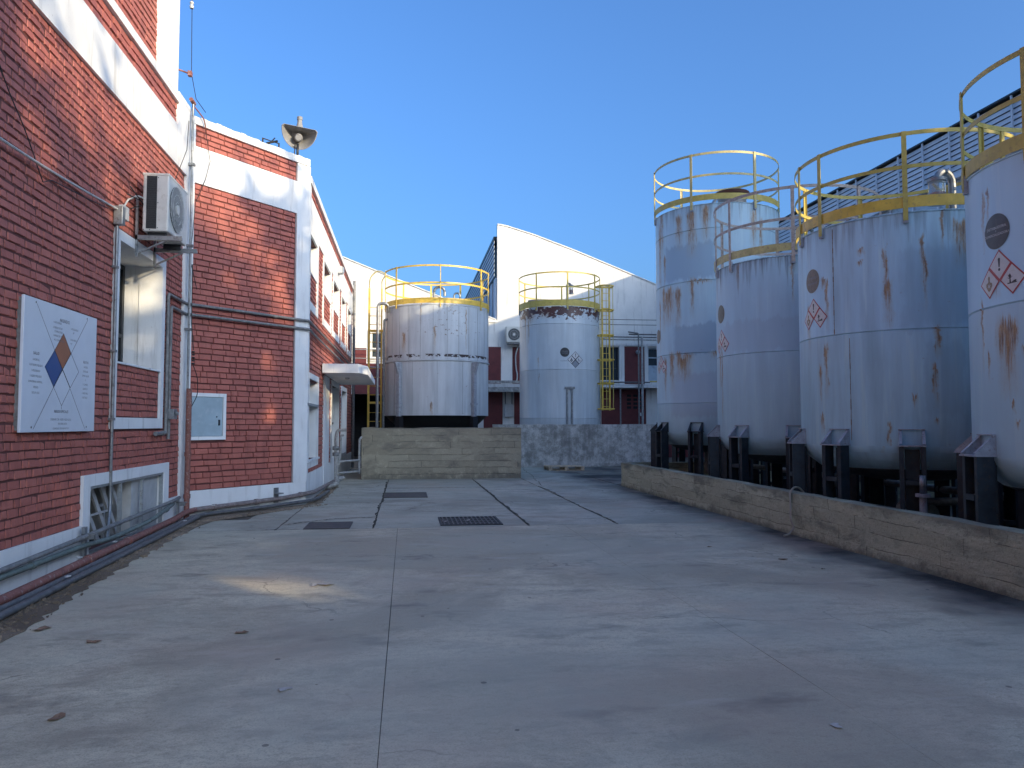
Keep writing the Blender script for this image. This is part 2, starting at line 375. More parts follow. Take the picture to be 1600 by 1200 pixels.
M['pipe_grey'] = simple('grey_pipe_paint', (.22, .22, .21), .6, .1, .4, 14, (.30, .28, .26))
M['pipe_brown'] = simple('brown_grey_pipe_paint', (.24, .19, .17), .6, .1, .4, 12, (.36, .32, .29))
M['pipe_white'] = simple('pale_pipe_paint', (.42, .41, .38), .55, .1, .35, 12, (.16, .11, .08))
M['pipe_green'] = simple('green_grey_pipe_paint', (.16, .20, .18), .6, .1, .35, 12, (.10, .08, .07))
M['pipe_red'] = simple('faded_red_pipe_paint', (.26, .10, .075), .6, 0, .35, 10, (.42, .36, .33))
M['pipe_black'] = simple('black_pipe', (.12, .12, .12), .55, 0, .35, 10, (.18, .17, .16))
M['yellow'] = simple('yellow_paint', (.74, .50, .075), .45, 0, .2, 5, (.40, .26, .09))
M['yellow_dull'] = simple('dull_yellow_paint', (.56, .44, .10), .55, 0, .2, 6, (.40, .27, .09))
M['yellow_pale'] = simple('faded_yellow_paint', (.60, .50, .20), .55, 0, .25, 8, (.34, .20, .14))
M['bleached'] = simple('bleached_rail_paint', (.48, .40, .33), .55, 0, .3, 14, (.25, .11, .06))
M['navy'] = simple('dark_blue_steel', (.028, .040, .050), .5, .2, .4, 8, (.06, .045, .035))
M['black'] = simple('black_steel', (.012, .013, .016), .6, .1, .4, 6)
M['bracket'] = simple('bracket_grey_white', (.36, .38, .41), .5, 0, .25, 12, (.16, .10, .07))
M['ac_white'] = simple('ac_casing_paint', (.66, .64, .57), .4, 0, .1, 5, (.5, .46, .38))
M['ac_dark'] = simple('ac_dark_grille', (.035, .04, .042), .5, .2, .4, 60)
M['sign'] = simple('sign_white', (.68, .72, .76), .22, 0, .05, 2)
M['sign_orange'] = simple('sign_orange', (.36, .135, .06), .35, 0, .05, 2)
M['sign_blue'] = simple('sign_blue', (.03, .085, .25), .35, 0, .05, 2)
M['ink'] = simple('printed_black', (.025, .025, .03), .4, 0, .1, 9)
M['ink_grey'] = simple('faded_print', (.16, .17, .18), .5, 0, .1, 9)
M['decal_white'] = simple('label_white', (.66, .66, .64), .4, 0, .08, 20, (.55, .50, .42))
M['decal_red'] = simple('label_red', (.42, .035, .04), .4, 0, .1, 20)
M['decal_brown'] = simple('sunbleached_print', (.30, .22, .13), .5, 0, .2, 20)
M['decal_dark'] = simple('round_label_black', (.045, .045, .048), .4, 0, .5, 6, (.13, .10, .075))
M['decal_tan'] = simple('round_label_bleached', (.26, .22, .16), .55, 0, .25, 25, (.14, .10, .065))
M['decal_greyed'] = simple('faded_label', (.26, .29, .32), .5, 0, .2, 30)
M['cab_blue'] = simple('cabinet_blue_grey', (.36, .46, .50), .4, 0, .12, 4, (.46, .52, .54))
M['frame_dark'] = simple('dark_window_frame', (.03, .033, .036), .45, .2, .3, 8)
M['frame_grey'] = simple('grey_window_frame', (.33, .35, .35), .5, .1, .25, 12, (.2, .16, .13))
M['dish'] = simple('underside_shade_steel', (.075, .085, .095), .7, 0, .5, 5, (.14, .14, .14))  # shade under the tanks painted in as dark, dirty steel
M['wood'] = simple('pallet_wood', (.60, .46, .31), .8, 0, .4, 8, (.15, .10, .07))
M['leaf_dry'] = simple('dry_leaf', (.26, .16, .10), .8, 0, .4, 25)
M['paper'] = simple('pale_scrap', (.45, .42, .38), .8, 0, .2, 25)
M['bark'] = simple('bark', (.09, .065, .045), .9, 0, .4, 6)
M['cable_dark'] = simple('dark_cable', (.02, .02, .02), .6, 0, .1)
M['cable_white'] = simple('white_cable', (.5, .5, .47), .5, 0, .2, 9)
M['horn'] = simple('horn_grey', (.27, .265, .255), .6, 0, .2, 7, (.36, .34, .30))
M['rope'] = simple('hose_beige', (.38, .34, .27), .7, 0, .2, 9)
M['bluepanel'] = simple('blue_grey_sheet', (.42, .50, .55), .5, .1, .15, 1.5, (.24, .29, .33))
M['bluepanel_dk'] = simple('blue_ribbed_sheet', (.11, .17, .22), .5, .1, .25, 2)
M['louver'] = simple('pale_slat', (.70, .72, .74), .5, 0, .1, 3)
M['louver_dk'] = simple('dark_slat', (.12, .135, .16), .5, .1, .25, 3)
M['redpaint'] = simple('red_wall_paint', (.135, .022, .022), .6, 0, .25, 3)
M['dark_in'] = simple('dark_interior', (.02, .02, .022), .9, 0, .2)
M['lead'] = simple('roof_sheet', (.2, .2, .2), .6, .3, .2)
M['plate'] = simple('steel_plate', (.085, .078, .074), .6, .3, .3, 9, (.13, .11, .10))
M['weed'] = simple('crack_filling', (.075, .068, .05), .95, 0, .5, 20, (.11, .11, .06))
M['off_white'] = simple('dull_white', (.5, .5, .48), .6, 0, .15, 6)  # even dull white paint for panels, boxes and bars
def m_glass(name, col=(.02, .03, .035), rough=.06):
    t = NT(name); t.done(col, rough, 0); t.b.inputs['Specular IOR Level'].default_value = .8; return t.m
M['glass'] = m_glass('window_glass')
M['glass_pale'] = m_glass('frosted_glass', (.30, .33, .34), .2)
t = NT('jar_glass'); t.done((.75, .78, .78), .08, 0); t.b.inputs['Transmission Weight'].default_value = .8; t.b.inputs['Alpha'].default_value = 1; M['jar'] = t.m
M['jar_pink'] = simple('pink_liquid', (.55, .24, .22), .4)
def m_leaf():
    t = NT('tree_leaves'); c = t.mix(t.rnd(), (.035, .065, .018), (.09, .12, .03)); return t.done(c, .6)
M['leaf'] = m_leaf()

# ------------------------------------------------------------------ brickwork
def split_holes(a0, a1, z0, z1, holes):
    """intervals of [a0,a1] left free by holes overlapping the row z0..z1"""
    segs = [(a0, a1)]
    for (h0, h1, k0, k1) in holes:
        if k1 - .01 <= z0 or k0 + .01 >= z1: continue
        ns = []
        for (p, q) in segs:
            if h1 <= p or h0 >= q: ns.append((p, q)); continue
            if h0 > p: ns.append((p, h0))
            if h1 < q: ns.append((h1, q))
        segs = ns
    return segs
def bricks(mb, org, ud, nd, u0, u1, z0, z1, holes=(), course=.103, seed=1, prot=.019, flem=False):
    """individually laid rough bricks, in front of the plane org + ud*u"""
    rng = random.Random(seed); org = Vector(org); ud = Vector(ud).normalized(); nd = Vector(nd).normalized()
    rows = max(1, round((z1 - z0) / course)); ch = (z1 - z0) / rows
    for r in range(rows):
        a = z0 + r * ch; b = a + ch; wf_ = rng.uniform(.5, 1.4); wp_ = rng.uniform(0, 6)
        # a hole edge may cut a row: clip in z by using the row centre
        for (s0, s1) in split_holes(u0, u1, a + ch * .35, b - ch * .35, holes):
            u = s0 - rng.uniform(0, .2); nb_ = rng.randrange(2)
            while u < s1:
                nb_ += 1
                L = ((.235 if nb_ % 2 else .118) if flem else rng.choice([.27, .25, .29, .14, .26])) + rng.uniform(-.012, .012)
                p, q = max(u, s0), min(u + L, s1); u += L
                if q - p < .03: continue
                g = (.011 if flem else .0065) + rng.uniform(0, .004); tl = rng.uniform(-.004, .004)
                P0, P1 = p + g, q - g; Z0, Z1 = a + .009 + rng.uniform(0, .006), b - .006 - rng.uniform(0, .006)
                pr = prot + rng.uniform(-.004, .005); j = lambda s=.0035: rng.uniform(-s, s)
                back = [(P0 - .003, Z0 - .003, 0), (P1 + .003, Z0 - .003, 0), (P1 + .003, Z1 + .003, 0), (P0 - .003, Z1 + .003, 0)]
                um = P0 + (P1 - P0) * rng.uniform(.35, .65)
                fr = [(P0 + .0025 + j(), Z0 + .004 + j(.005), pr), (um, Z0 + .002 + j(.005), pr + (tl * .5) + .0006), (P1 - .0025 + j(), Z0 + .004 + j(.005), pr + tl),
                      (P1 - .0025 + j(), Z1 - .005 + j(.005), pr - .006 + tl), (um, Z1 - .004 + j(.005), pr - .006 + tl * .5), (P0 + .0025 + j(), Z1 - .005 + j(.005), pr - .006)]
                vs = [org + ud * x + nd * d + Vector((0, 0, z + .0045 * math.sin(x * wf_ + wp_) + .002 * math.sin(x * 5.1 + wp_))) for (x, z, d) in back + fr]
                mb.add(vs, [(4, 5, 8, 9), (5, 6, 7, 8), (0, 1, 6, 5, 4), (1, 2, 7, 6), (2, 3, 9, 8, 7), (3, 0, 4, 9)])
def backing(mb, org, ud, nd, u0, u1, z0, z1, holes=(), th=.3):
    """plain wall behind the bricks with real openings (grid of boxes merged by cells)"""
    org = Vector(org); ud = Vector(ud).normalized(); nd = Vector(nd).normalized()
    us = sorted({u0, u1, *[min(max(h[i], u0), u1) for h in holes for i in (0, 1)]}); zs = sorted({z0, z1, *[min(max(h[i], z0), z1) for h in holes for i in (2, 3)]})
    for i in range(len(us) - 1):
        for k in range(len(zs) - 1):
            uc, zc = (us[i] + us[i + 1]) / 2, (zs[k] + zs[k + 1]) / 2
            if any(h[0] < uc < h[1] and h[2] < zc < h[3] for h in holes): continue
            c = org + ud * uc - nd * (th / 2) + Vector((0, 0, zc))
            mb.obox(c, ud, nd, (0, 0, 1), (us[i + 1] - us[i]) / 2, th / 2, (zs[k + 1] - zs[k]) / 2)
class Frame:
    """wall frame: box in wall coordinates (u along, d outwards, z up)"""
    def __init__(s, org, ud, nd): s.o = Vector(org); s.u = Vector(ud).normalized(); s.n = Vector(nd).normalized()
    def p(s, u, d, z): return s.o + s.u * u + s.n * d + Vector((0, 0, z))
    def box(s, mb, u0, u1, d0, d1, z0, z1):
        mb.obox(s.p((u0 + u1) / 2, (d0 + d1) / 2, (z0 + z1) / 2), s.u, s.n, (0, 0, 1), abs(u1 - u0) / 2, abs(d1 - d0) / 2, abs(z1 - z0) / 2)
    def poly(s, mb, pts, d0, d1): mb.prism(pts, lambda u, z: s.p(u, d0, z), lambda u, z: s.p(u, d1, z))

# ------------------------------------------------------------------ text and flat-print helpers
def text_polys(txt, size, font_scale=1.0, align='CENTER'):
    cu = bpy.data.curves.new('t', 'FONT'); cu.body = txt; cu.size = size; cu.align_x = align; cu.align_y = 'CENTER'; cu.resolution_u = 3
    ob = bpy.data.objects.new('t', cu); COL.objects.link(ob)
    dg = bpy.context.evaluated_depsgraph_get(); dg.update()
    me = ob.evaluated_get(dg).to_mesh()
    vs = [(v.co.x * font_scale, v.co.y) for v in me.vertices]; fs = [tuple(p.vertices) for p in me.polygons]
    ob.evaluated_get(dg).to_mesh_clear(); bpy.data.objects.remove(ob); bpy.data.curves.remove(cu)
    return vs, fs
def put(mb, vs, fs, fn): mb.add([fn(*p) for p in vs], fs)
def poly_sub(pts, step=.06):
    """triangulated polygon cut into strips so that it can be wrapped on a shell"""
    bm = bmesh.new(); f = bm.faces.new([bm.verts.new((p[0], p[1], 0)) for p in pts]); 
    x0, x1 = min(p[0] for p in pts), max(p[0] for p in pts)
    k = 1
    while x0 + k * step < x1:
        bmesh.ops.bisect_plane(bm, geom=bm.verts[:] + bm.edges[:] + bm.faces[:], plane_co=(x0 + k * step, 0, 0), plane_no=(1, 0, 0)); k += 1
    bmesh.ops.triangulate(bm, faces=bm.faces[:])
    bm.verts.index_update(); vs = [(v.co.x, v.co.y) for v in bm.verts]; fs = [tuple(v.index for v in f.verts) for f in bm.faces]; bm.free(); return vs, fs
def circ(cx, cy, r, n=28, sy=1.): return [(cx + r * math.cos(2 * math.pi * k / n), cy + sy * r * math.sin(2 * math.pi * k / n)) for k in range(n)]
def dia(cx, cy, h): return [(cx, cy - h), (cx + h, cy), (cx, cy + h), (cx - h, cy)]

# ================================================================== SETTING
g = MB(); g.add([(-300, -200, 0), (300, -200, 0), (300, 400, 0), (-300, 400, 0)], [(0, 1, 2, 3)])
tag(g.build('ground', M['ground']), kind='structure')
def slab(mb, x0, x1, y0, y1, jit=.0, top=.012, seed=0):
    rng = random.Random(seed); n = 14; pts = []
    for (ax, ay, bx, by) in ((x0, y0, x1, y0), (x1, y0, x1, y1), (x1, y1, x0, y1), (x0, y1, x0, y0)):
        for k in range(n):
            t = k / n; pts.append((ax + (bx - ax) * t + rng.uniform(-jit, jit), ay + (by - ay) * t + rng.uniform(-jit, jit)))
    mb.prism(pts, lambda x, y: (x, y, .001), lambda x, y: (x, y, top))
g = MB()
EDGE = [(-14., -3.0), (2., -2.92), (6.5, -2.97), (7.8, -3.11), (9.5, -3.19), (11.5, -3.26), (12.0, -3.24)]
def edge_x(y):
    for (ya, xa), (yb, xb) in zip(EDGE, EDGE[1:]):
        if y <= yb: return xa + (xb - xa) * (y - ya) / (yb - ya)
    return EDGE[-1][1]
for i, (x0, x1) in enumerate(((-.119, 2.479), (2.482, 5.52), (5.9, 16))):
    for j, (y0, y1) in enumerate(((-14, -2.006), (-1.994, 12.0))):
        slab(g, x0, x1, y0, y1, .001, .012, i * 7 + j)
rg = random.Random(8)
pts = [(-.124, -1.99), (-.124, 12.0)] + [(x, 12.0) for x in (-1., -2., -2.9)] + [(edge_x(12 - .12 * k) + rg.uniform(-.02, .03), 12 - .12 * k) for k in range(0, 116)]
g.prism(pts, lambda x, y: (x, y, .001), lambda x, y: (x, y, .012))
slab(g, -3.0, -.124, -14, -2.006, .001, .012, 77)
tag(g.build('concrete_yard', M['slab']), kind='structure')
g = MB()
for i, (x0, x1) in enumerate(((-1.93, -.507), (-.48, 1.91), (1.94, 3.358), (3.382, 5.52))):
    for j, (y0, y1) in enumerate(((12.012, 19.40), (19.425, 28.4))):
        slab(g, x0, x1, y0, y1, .009, .008, 50 + i * 7 + j)
slab(g, -3.2, -1.96, 12.02, 13.4, .01, .008, 90); slab(g, -2.6, -1.96, 13.42, 15.3, .01, .0085, 91)
slab(g, 5.56, 17.3, 20.0, 28.4, .004, .008, 95)
tag(g.build('old_concrete_paving', M['slab_old']), kind='structure')
def crack(mb, pts, w, seed=0, z=.0165, n=60):
    rng = random.Random(seed); P = [Vector((*p, 0)) for p in pts]; out = []
    tot = sum((P[i + 1] - P[i]).length for i in range(len(P) - 1)); L = []; 
    for i in range(len(P) - 1):
        m = max(2, int(n * (P[i + 1] - P[i]).length / tot))
        for k in range(m): out.append(P[i].lerp(P[i + 1], k / m))
    out.append(P[-1]); off = 0; vs = []
    for i, p in enumerate(out):
        d = (out[min(i + 1, len(out) - 1)] - out[max(i - 1, 0)]).normalized(); nn = Vector((-d.y, d.x, 0))
        off = off * .7 + rng.uniform(-.02, .02) ; ww = w * .6 * rng.choice([.3, .6, .9, 1.1, 1.6]) 
        vs += [(*(p + nn * (off + ww)).xy, z), (*(p + nn * (off - ww)).xy, z)]
    mb.add(vs, [(2 * i, 2 * i + 1, 2 * i + 3, 2 * i + 2) for i in range(len(out) - 1)])
g = MB()
crack(g, [(1.92, 21.8), (1.92, 12.1)], .028, 1); crack(g, [(3.37, 19.6), (3.40, 16.5)], .028, 2, n=20); crack(g, [(3.36, 15.8), (3.36, 12.2)], .026, 12, n=30)
crack(g, [(-.5, 21.5), (-.49, 17), (-.5, 12.1)], .024, 3); crack(g, [(-.5, 19.42), (1.9, 19.41)], .03, 4); crack(g, [(1.9, 19.41), (5.4, 19.4)], .014, 5)
crack(g, [(-1.9, 12.6), (-1.2, 13.3), (-.5, 13.45)], .03, 6); crack(g, [(-.4, 12.01), (5.4, 12.01)], .005, 7); crack(g, [(-3.1, 12.01), (-.4, 12.01)], .012, 8)
crack(g, [(3.45, 19.3), (3.9, 24), (4.2, 28)], .012, 9)
crack(g, [(3.4, 15.2), (4.4, 15.6), (5.45, 15.4)], .014, 10)
tag(g.build('ground_crack', M['weed']), kind='structure')
# dirt along the foot of the brick building
g = MB(); rng = random.Random(3); pts = []
for k in range(185): pts.append((edge_x(-10 + k * .12) + .06 + rng.uniform(-.03, .06), -10 + k * .12))
pts += [(-3.2, 12.6), (-3.12, 13.25), (-2.55, 14.1), (-2.1, 15.0), (-1.72, 15.9), (-1.7, 18.5), (-1.75, 21), (-2.02, 21), (-2.02, 15.7), (-3.76, 13.6), (-3.76, -10)]
g.prism(pts, lambda x, y: (x, y, .0145), lambda x, y: (x, y, .02))
tag(g.build('dirt_strip', M['dirt']), kind='structure')
g = MB()
for k in range(3400):
    y = rng.uniform(3.5, 20); 
    if y < 13.0: x = edge_x(min(y, 12)) - .12 + rng.gauss(0, .09)
    elif y < 15.6: x = -3.45 + (y - 13.0) * .70 + rng.gauss(0, .07)
    else: x = -1.8 + rng.gauss(0, .06)
    s = rng.uniform(.003, .012) * (2.2 if rng.random() < .05 else 1)
    g.obox((x, y, .02 + s * .4), (rng.random(), rng.random(), .1), (rng.random() - 1, rng.random(), .2), (0, .1, 1), s, s * rng.uniform(.5, 1), s * .5)
tag(g.build('gravel_debris', M['dirt']), 'loose grit and crumbs of dirt along the foot of the brick building', 'gravel', kind='stuff')

# ================================================================== LEFT BRICK BUILDING
BB = thing('brick_building', (-3.75, 13.6, 0), 'red painted brick building with white bands, pilasters and window frames along the left side', 'building')
F1 = Frame((-3.75, 0, 0), (0, 1, 0), (1, 0, 0))
A = Vector((-3.75, 13.6, 0)); B = Vector((-2.0, 15.7, 0)); tdir = (B - A).normalized(); PL = (B - A).length
F2 = Frame(A, tdir, (tdir.y, -tdir.x, 0))
F3 = Frame((-2.0, 0, 0), (0, 1, 0), (1, 0, 0))
Y0 = -9.0
br = MB(); mo = MB()
# --- wing 1
win1 = (10.52, 12.3, 2.42, 4.02); bas = (9.78, 12.6, .06, .86)
backing(mo, F1.o, F1.u, F1.n, Y0, 13.6, .0, 6.85, [win1, bas], .3)
bricks(br, F1.o, F1.u, F1.n, 2.0, 13.42, .42, 5.80, [(10.38, 12.45, 1.54, 4.14), (9.58, 12.83, -.1, 1.0)], seed=2, course=.0905, flem=True, prot=.011)
bricks(br, F1.o, F1.u, F1.n, 10.52, 12.28, 1.70, 2.40, seed=3, prot=.011, course=.0905, flem=True)
bricks(br, F1.o, F1.u, F1.n, 2.0, 12.87, 6.46, 6.82, seed=4)
# --- upper tower
backing(mo, (-3.87, 0, 0), F1.u, F1.n, Y0, 12.74, 6.851, 11.5, [], .3)
bricks(br, (-3.87, 0, 0), F1.u, F1.n, 2.0, 12.2, 6.96, 11.5, seed=5)
# --- diagonal panel
backing(mo, F2.o, F2.u, F2.n, 0, PL, 0, 6.79, [(.15, .79, 1.38, 2.08)], .25)
bricks(br, F2.o, F2.u, F2.n, .13, 2.40, .47, 5.77, [(.09, .85, 1.33, 2.14)], seed=6, course=.102)
bricks(br, F2.o, F2.u, F2.n, .13, 2.40, 6.41, 6.78, seed=7)
# --- wing 2
wins2 = [(15.98, 17.25), (18.62, 20.3), (21.05, 22.75), (23.75, 25.2), (26.2, 27.6)]
holes = [(a_, b_, 4.72, 5.5) for a_, b_ in wins2]; lw = (15.72, 17.6, .85, 2.5); drs = [(20.9, 23.0, .6, 2.68), (24.1, 25.9, .6, 2.68)]
backing(mo, F3.o, F3.u, F3.n, 15.7, 28.6, 0, 6.5, holes + [lw] + drs, .3)
full = [(a_ - .16, b_ + .2, 3.95, 5.6) for a_, b_ in wins2]; full[0] = (15.7, 17.45, 3.95, 5.6)
bricks(br, F3.o, F3.u, F3.n, 15.97, 28.5, .6, 5.62, full + [(15.7, 17.8, .68, 2.66), (18.9, 20.2, 0, 2.75), (20.75, 23.15, .55, 2.8), (23.95, 26.05, .55, 2.8)], seed=8)
for a_, b_ in wins2: bricks(br, F3.o, F3.u, F3.n, a_, b_, 4.12, 4.7, seed=int(a_ * 10))
bricks(br, F3.o, F3.u, F3.n, 15.97, 28.5, 6.26, 6.47, seed=9)
mo.build('wall', M['mortar'], BB); br.build('brickwork', M['brick'], BB)
# --- white trims
def ring(mb, F, u0, u1, z0, z1, w, d0, d1, wb=None, wt=None):
    wb = wb or w; wt = wt or w
    F.box(mb, u0, u0 + w, d0, d1, z0, z1); F.box(mb, u1 - w, u1, d0, d1, z0, z1)
    F.box(mb, u0 + w, u1 - w, d0, d1, z0, z0 + wb); F.box(mb, u0 + w, u1 - w, d0, d1, z1 - wt, z1)
g = MB(); F1.box(g, Y0, 9.58, 0, .035, 0, .42); F1.box(g, 12.83, 13.58, 0, .035, 0, .42); F2.box(g, 0, PL, 0, .035, 0, .47); F3.box(g, 15.7, 28.6, 0, .035, 0, .6)
g.build('base_plinth', M['white'], BB)
g = MB(); F1.box(g, Y0, 12.87, 0, .045, 5.80, 6.46); g.build('white_band', M['white_old'], BB)
g = MB(); F2.box(g, .12, 2.42, 0, .04, 5.77, 6.41); g.build('white_band', M['white_old'], BB)
g = MB(); F3.box(g, 15.97, 28.6, 0, .04, 5.60, 6.26); g.build('white_band', M['white_old'], BB)
g = MB(); F1.box(g, 13.42, 13.6, 0, .044, .42, 5.8); F1.box(g, 12.87, 13.6, 0, .046, 5.80, 6.95)
F2.box(g, 0, .12, 0, .041, .47, 6.79); g.build('corner_pilaster', M['white'], BB)
g = MB(); F2.box(g, 2.42, PL + .03, 0, .042, .47, 6.79); F3.box(g, 15.72, 15.97, 0, .041, .6, 6.48); g.build('corner_pilaster', M['white'], BB)
g = MB(); F1.box(g, Y0, 12.87, -.14, .06, 6.82, 6.95); g.build('coping', M['white_old'], BB)
g = MB()
n_ = 26
for k in range(n_):        # slightly uneven coping
    a_, b_ = k * PL / n_, (k + 1) * PL / n_; dz = rng.uniform(-.012, .012)
    F2.box(g, a_, b_, -.25, .055 + rng.uniform(-.004, .006), 6.79, 6.93 + dz)
F1.box(g, 12.88, 13.6, -.25, .05, 6.951, 7.02)
g.build('coping', M['white_old'], BB)
g = MB(); F3.box(g, 15.72, 28.6, -.3, .07, 6.48, 6.62); g.build('coping', M['white_old'], BB)
g = MB(); g.obox(F1.p(12.47, -.095, 9.2), F1.u, F1.n, (0, 0, 1), .27, .16, 2.3); g.build('corner_pilaster', M['white'], BB)
g = MB(); g.box(-3.87 - .25, -12, Y0, 12.74, 6.9, 11.45); g.box(-4.1, -12, 12.75, 28.5, 6.3, 6.45); g.add([(-3.9, 13.7, 6.5), (-2.2, 15.7, 6.5), (-2.2, 28.5, 6.451), (-4.2, 28.5, 6.451)], [(0, 1, 2, 3)])
g.box(-2.25, -12, 28.3, 28.6, 0, 6.3)
g.build('roof', M['lead'], BB)
# --- window 1 (deep white reveal)
w = MB(); ring(w, F1, 10.38, 12.45, 1.54, 4.14, .14, 0, .037, .15, .12)
wf = w.build('window', M['white'], BB)
g = MB(); F1.box(g, win1[0] - .03, win1[1] + .03, -.03, .0355, 2.395, 2.42)
g.build('sill', M['white'], wf)
g = MB()
F1.box(g, 12.3, 12.36, -.62, -.3, 2.42, 4.02); F1.box(g, 10.46, 10.52, -.62, -.3, 2.42, 4.02); F1.box(g, 10.46, 12.36, -.62, -.3, 4.02, 4.08); F1.box(g, 10.46, 12.36, -.62, -.3, 2.36, 2.42)
# plaster lining of the opening
F1.box(g, 12.285, 12.2995, -.3, .036, 2.425, 4.0); F1.box(g, 10.5205, 10.535, -.3, .036, 2.425, 4.0); F1.box(g, 10.521, 12.299, -.3, .036, 4.005, 4.0195)
g.build('reveal', M['white'], wf)
g = MB(); D = -.56
for (a_, b_, c_, d_) in ((10.53, 12.29, 2.43, 2.5), (10.53, 12.29, 3.93, 4.0), (10.53, 10.6, 2.5, 3.93), (12.2, 12.29, 2.5, 3.93), (11.36, 11.43, 2.5, 3.93), (11.9, 11.96, 2.5, 3.93), (11.43, 11.9, 2.9, 2.96), (11.96, 12.2, 2.9, 2.96)):
    F1.box(g, a_, b_, D, D + .05, c_, d_)
g.build('frame', M['frame_dark'], wf)
g = MB(); F1.box(g, 10.53, 12.28, D + .015, D + .025, 2.44, 3.98); g.build('pane', M['glass'], wf)
# --- basement window
w = MB(); F1.box(w, 9.58, 9.78, 0, .038, 0, 1.0); F1.box(w, 12.6, 12.83, 0, .038, 0, 1.0); F1.box(w, 9.78, 12.6, 0, .038, .86, 1.0)
wf = w.build('window', M['white'], BB); wf['label'] = 'low basement window with white bars inside'
g = MB(); ring(g, F1, 9.78, 12.6, .05, .86, .035, -.03, .02)
for u in (10.85, 11.7): F1.box(g, u - .016, u + .016, -.028, .018, .085, .825)
g.build('frame', M['frame_grey'], wf)
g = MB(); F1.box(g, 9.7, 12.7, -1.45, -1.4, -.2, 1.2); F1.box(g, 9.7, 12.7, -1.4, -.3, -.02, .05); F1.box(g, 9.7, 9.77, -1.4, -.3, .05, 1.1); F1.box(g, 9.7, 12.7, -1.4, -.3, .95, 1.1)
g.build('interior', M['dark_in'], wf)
g = MB(); F1.box(g, 11.5, 12.59, -.09, -.06, .06, .85); F1.box(g, 11.44, 11.5, -.6, -.06, .06, .85); g.build('panel', M['off_white'], wf)
g = MB(); F1.box(g, 12.585, 12.599, -.299, -.035, .06, .86); g.build('reveal', M['white'], wf)
g = MB()
for k in range(5):
    u = 9.5 + k * .33; g.bar(F1.p(u + .1, -.20, .95), F1.p(u + .86, -.18, .02), .075, .03, (1, 0, 0))
F1.box(g, 9.78, 10.85, -.165, -.145, .45, .475)
for u in (11.05, 11.25): F1.box(g, u, u + .05, -.30, -.27, .06, .9)
F1.box(g, 10.9, 11.4, -.31, -.28, .5, .54)
g.build('bar', M['off_white'], wf)
# --- upper windows of wing 2
for i, (a_, b_) in enumerate(wins2):
    w = MB(); f0, f1 = (15.972 if i == 0 else a_ - .16), b_ + .2
    F3.box(w, b_, f1, 0, .038, 3.95, 5.6); F3.box(w, f0, b_, 0, .038, 3.95, 4.12)
    if i: F3.box(w, f0, a_, 0, .038, 4.12, 5.6)
    F3.box(w, a_, b_, 0, .038, 5.5, 5.6)
    wf = w.build('window', M['white'], BB)
    g = MB(); F3.box(g, b_ + .002, b_ + .06, -.75, -.3, 4.7, 5.52); F3.box(g, b_ - .012, b_ - .001, -.3, .036, 4.72, 5.49)
    F3.box(g, a_ - .06, a_ - .002, -.75, -.3, 4.7, 5.52); F3.box(g, a_, b_, -.75, -.3, 5.5, 5.56); F3.box(g, a_, b_, -.75, -.3, 4.66, 4.72)
    F3.box(g, a_ + .001, b_ - .013, -.3, .037, 4.702, 4.735)
    g.build('reveal', M['white'], wf)
    g = MB(); ring(g, F3, a_, b_, 4.72, 5.5, .05, -.7, -.65); F3.box(g, (a_ + b_) / 2 - .02, (a_ + b_) / 2 + .02, -.7, -.65, 4.77, 5.45); g.build('frame', M['frame_dark'], wf)
    g = MB(); F3.box(g, a_, b_, -.69, -.68, 4.72, 5.5); g.build('pane', M['glass'], wf)
# --- lower window of wing 2
w = MB(); ring(w, F3, 15.972, 17.8, .7, 2.66, .12, 0, .038, .17); F3.box(w, 15.9, 17.85, .038, .07, .83, .87)
wf = w.build('window', M['white'], BB)
g = MB(); F3.box(g, 17.58, 17.6, -.3, .036, .86, 2.5); F3.box(g, 15.72, 17.6, -.32, -.3, .84, .86); g.build('reveal', M['white'], wf)
g = MB(); ring(g, F3, 15.73, 17.58, .86, 2.49, .05, -.25, -.2); F3.box(g, 15.73, 17.58, -.25, .06, 1.98, 2.03); g.build('frame', M['frame_grey'], wf)
g = MB(); F3.box(g, 15.73, 17.58, -.235, -.225, .87, 2.48); g.build('pane', M['glass_pale'], wf)
# --- pilaster and openings under the canopy
g = MB(); F3.box(g, 18.95, 20.1, 0, .05, .1, 2.78); g.build('pilaster', M['white_old'], BB)
for (a_, b_) in ((20.9, 23.0), (24.1, 25.9)):
    w = MB(); ring(w, F3, a_ - .13, b_ + .13, .57, 2.78, .13, 0, .042); wf = w.build('door', M['white_old'], BB)
    g = MB(); F3.box(g, a_, b_, -.2, -.15, .6, 2.68); g.build('panel', M['off_white'], wf)
    g = MB(); F3.box(g, b_ - .012, b_ - .001, -.148, .0, .61, 2.67); g.build('reveal', M['white'], wf)
    g = MB(); F3.box(g, a_ + .001, a_ + .012, -.148, .0, .61, 2.67); g.build('reveal', M['white'], wf)
    g = MB(); F3.box(g, a_ + .95, a_ + 1.0, -.15, -.1, .6, 2.68); F3.box(g, a_, b_, -.15, -.11, 1.6, 1.66); g.build('frame', M['frame_dark'], wf)
# --- canopy
g = MB(); g.prism([(-1.96, 18.35), (-1.12, 18.35), (-.93, 18.9), (-.93, 23.2), (-1.96, 23.2)], lambda x, y: (x, y, 2.80 - .03 * (y - 18.35) / 5), lambda x, y: (x, y, 3.02 - .1 * (y - 18.35) / 5))
g.build('canopy', M['white_old'], BB, bevel=.015)
g = MB(); g.lathe((-1.5, 20.0, 2.74), [(.0, 0), (.05, .01), (.06, .05)], 12); g.build('light_fitting', M['off_white'], BB)

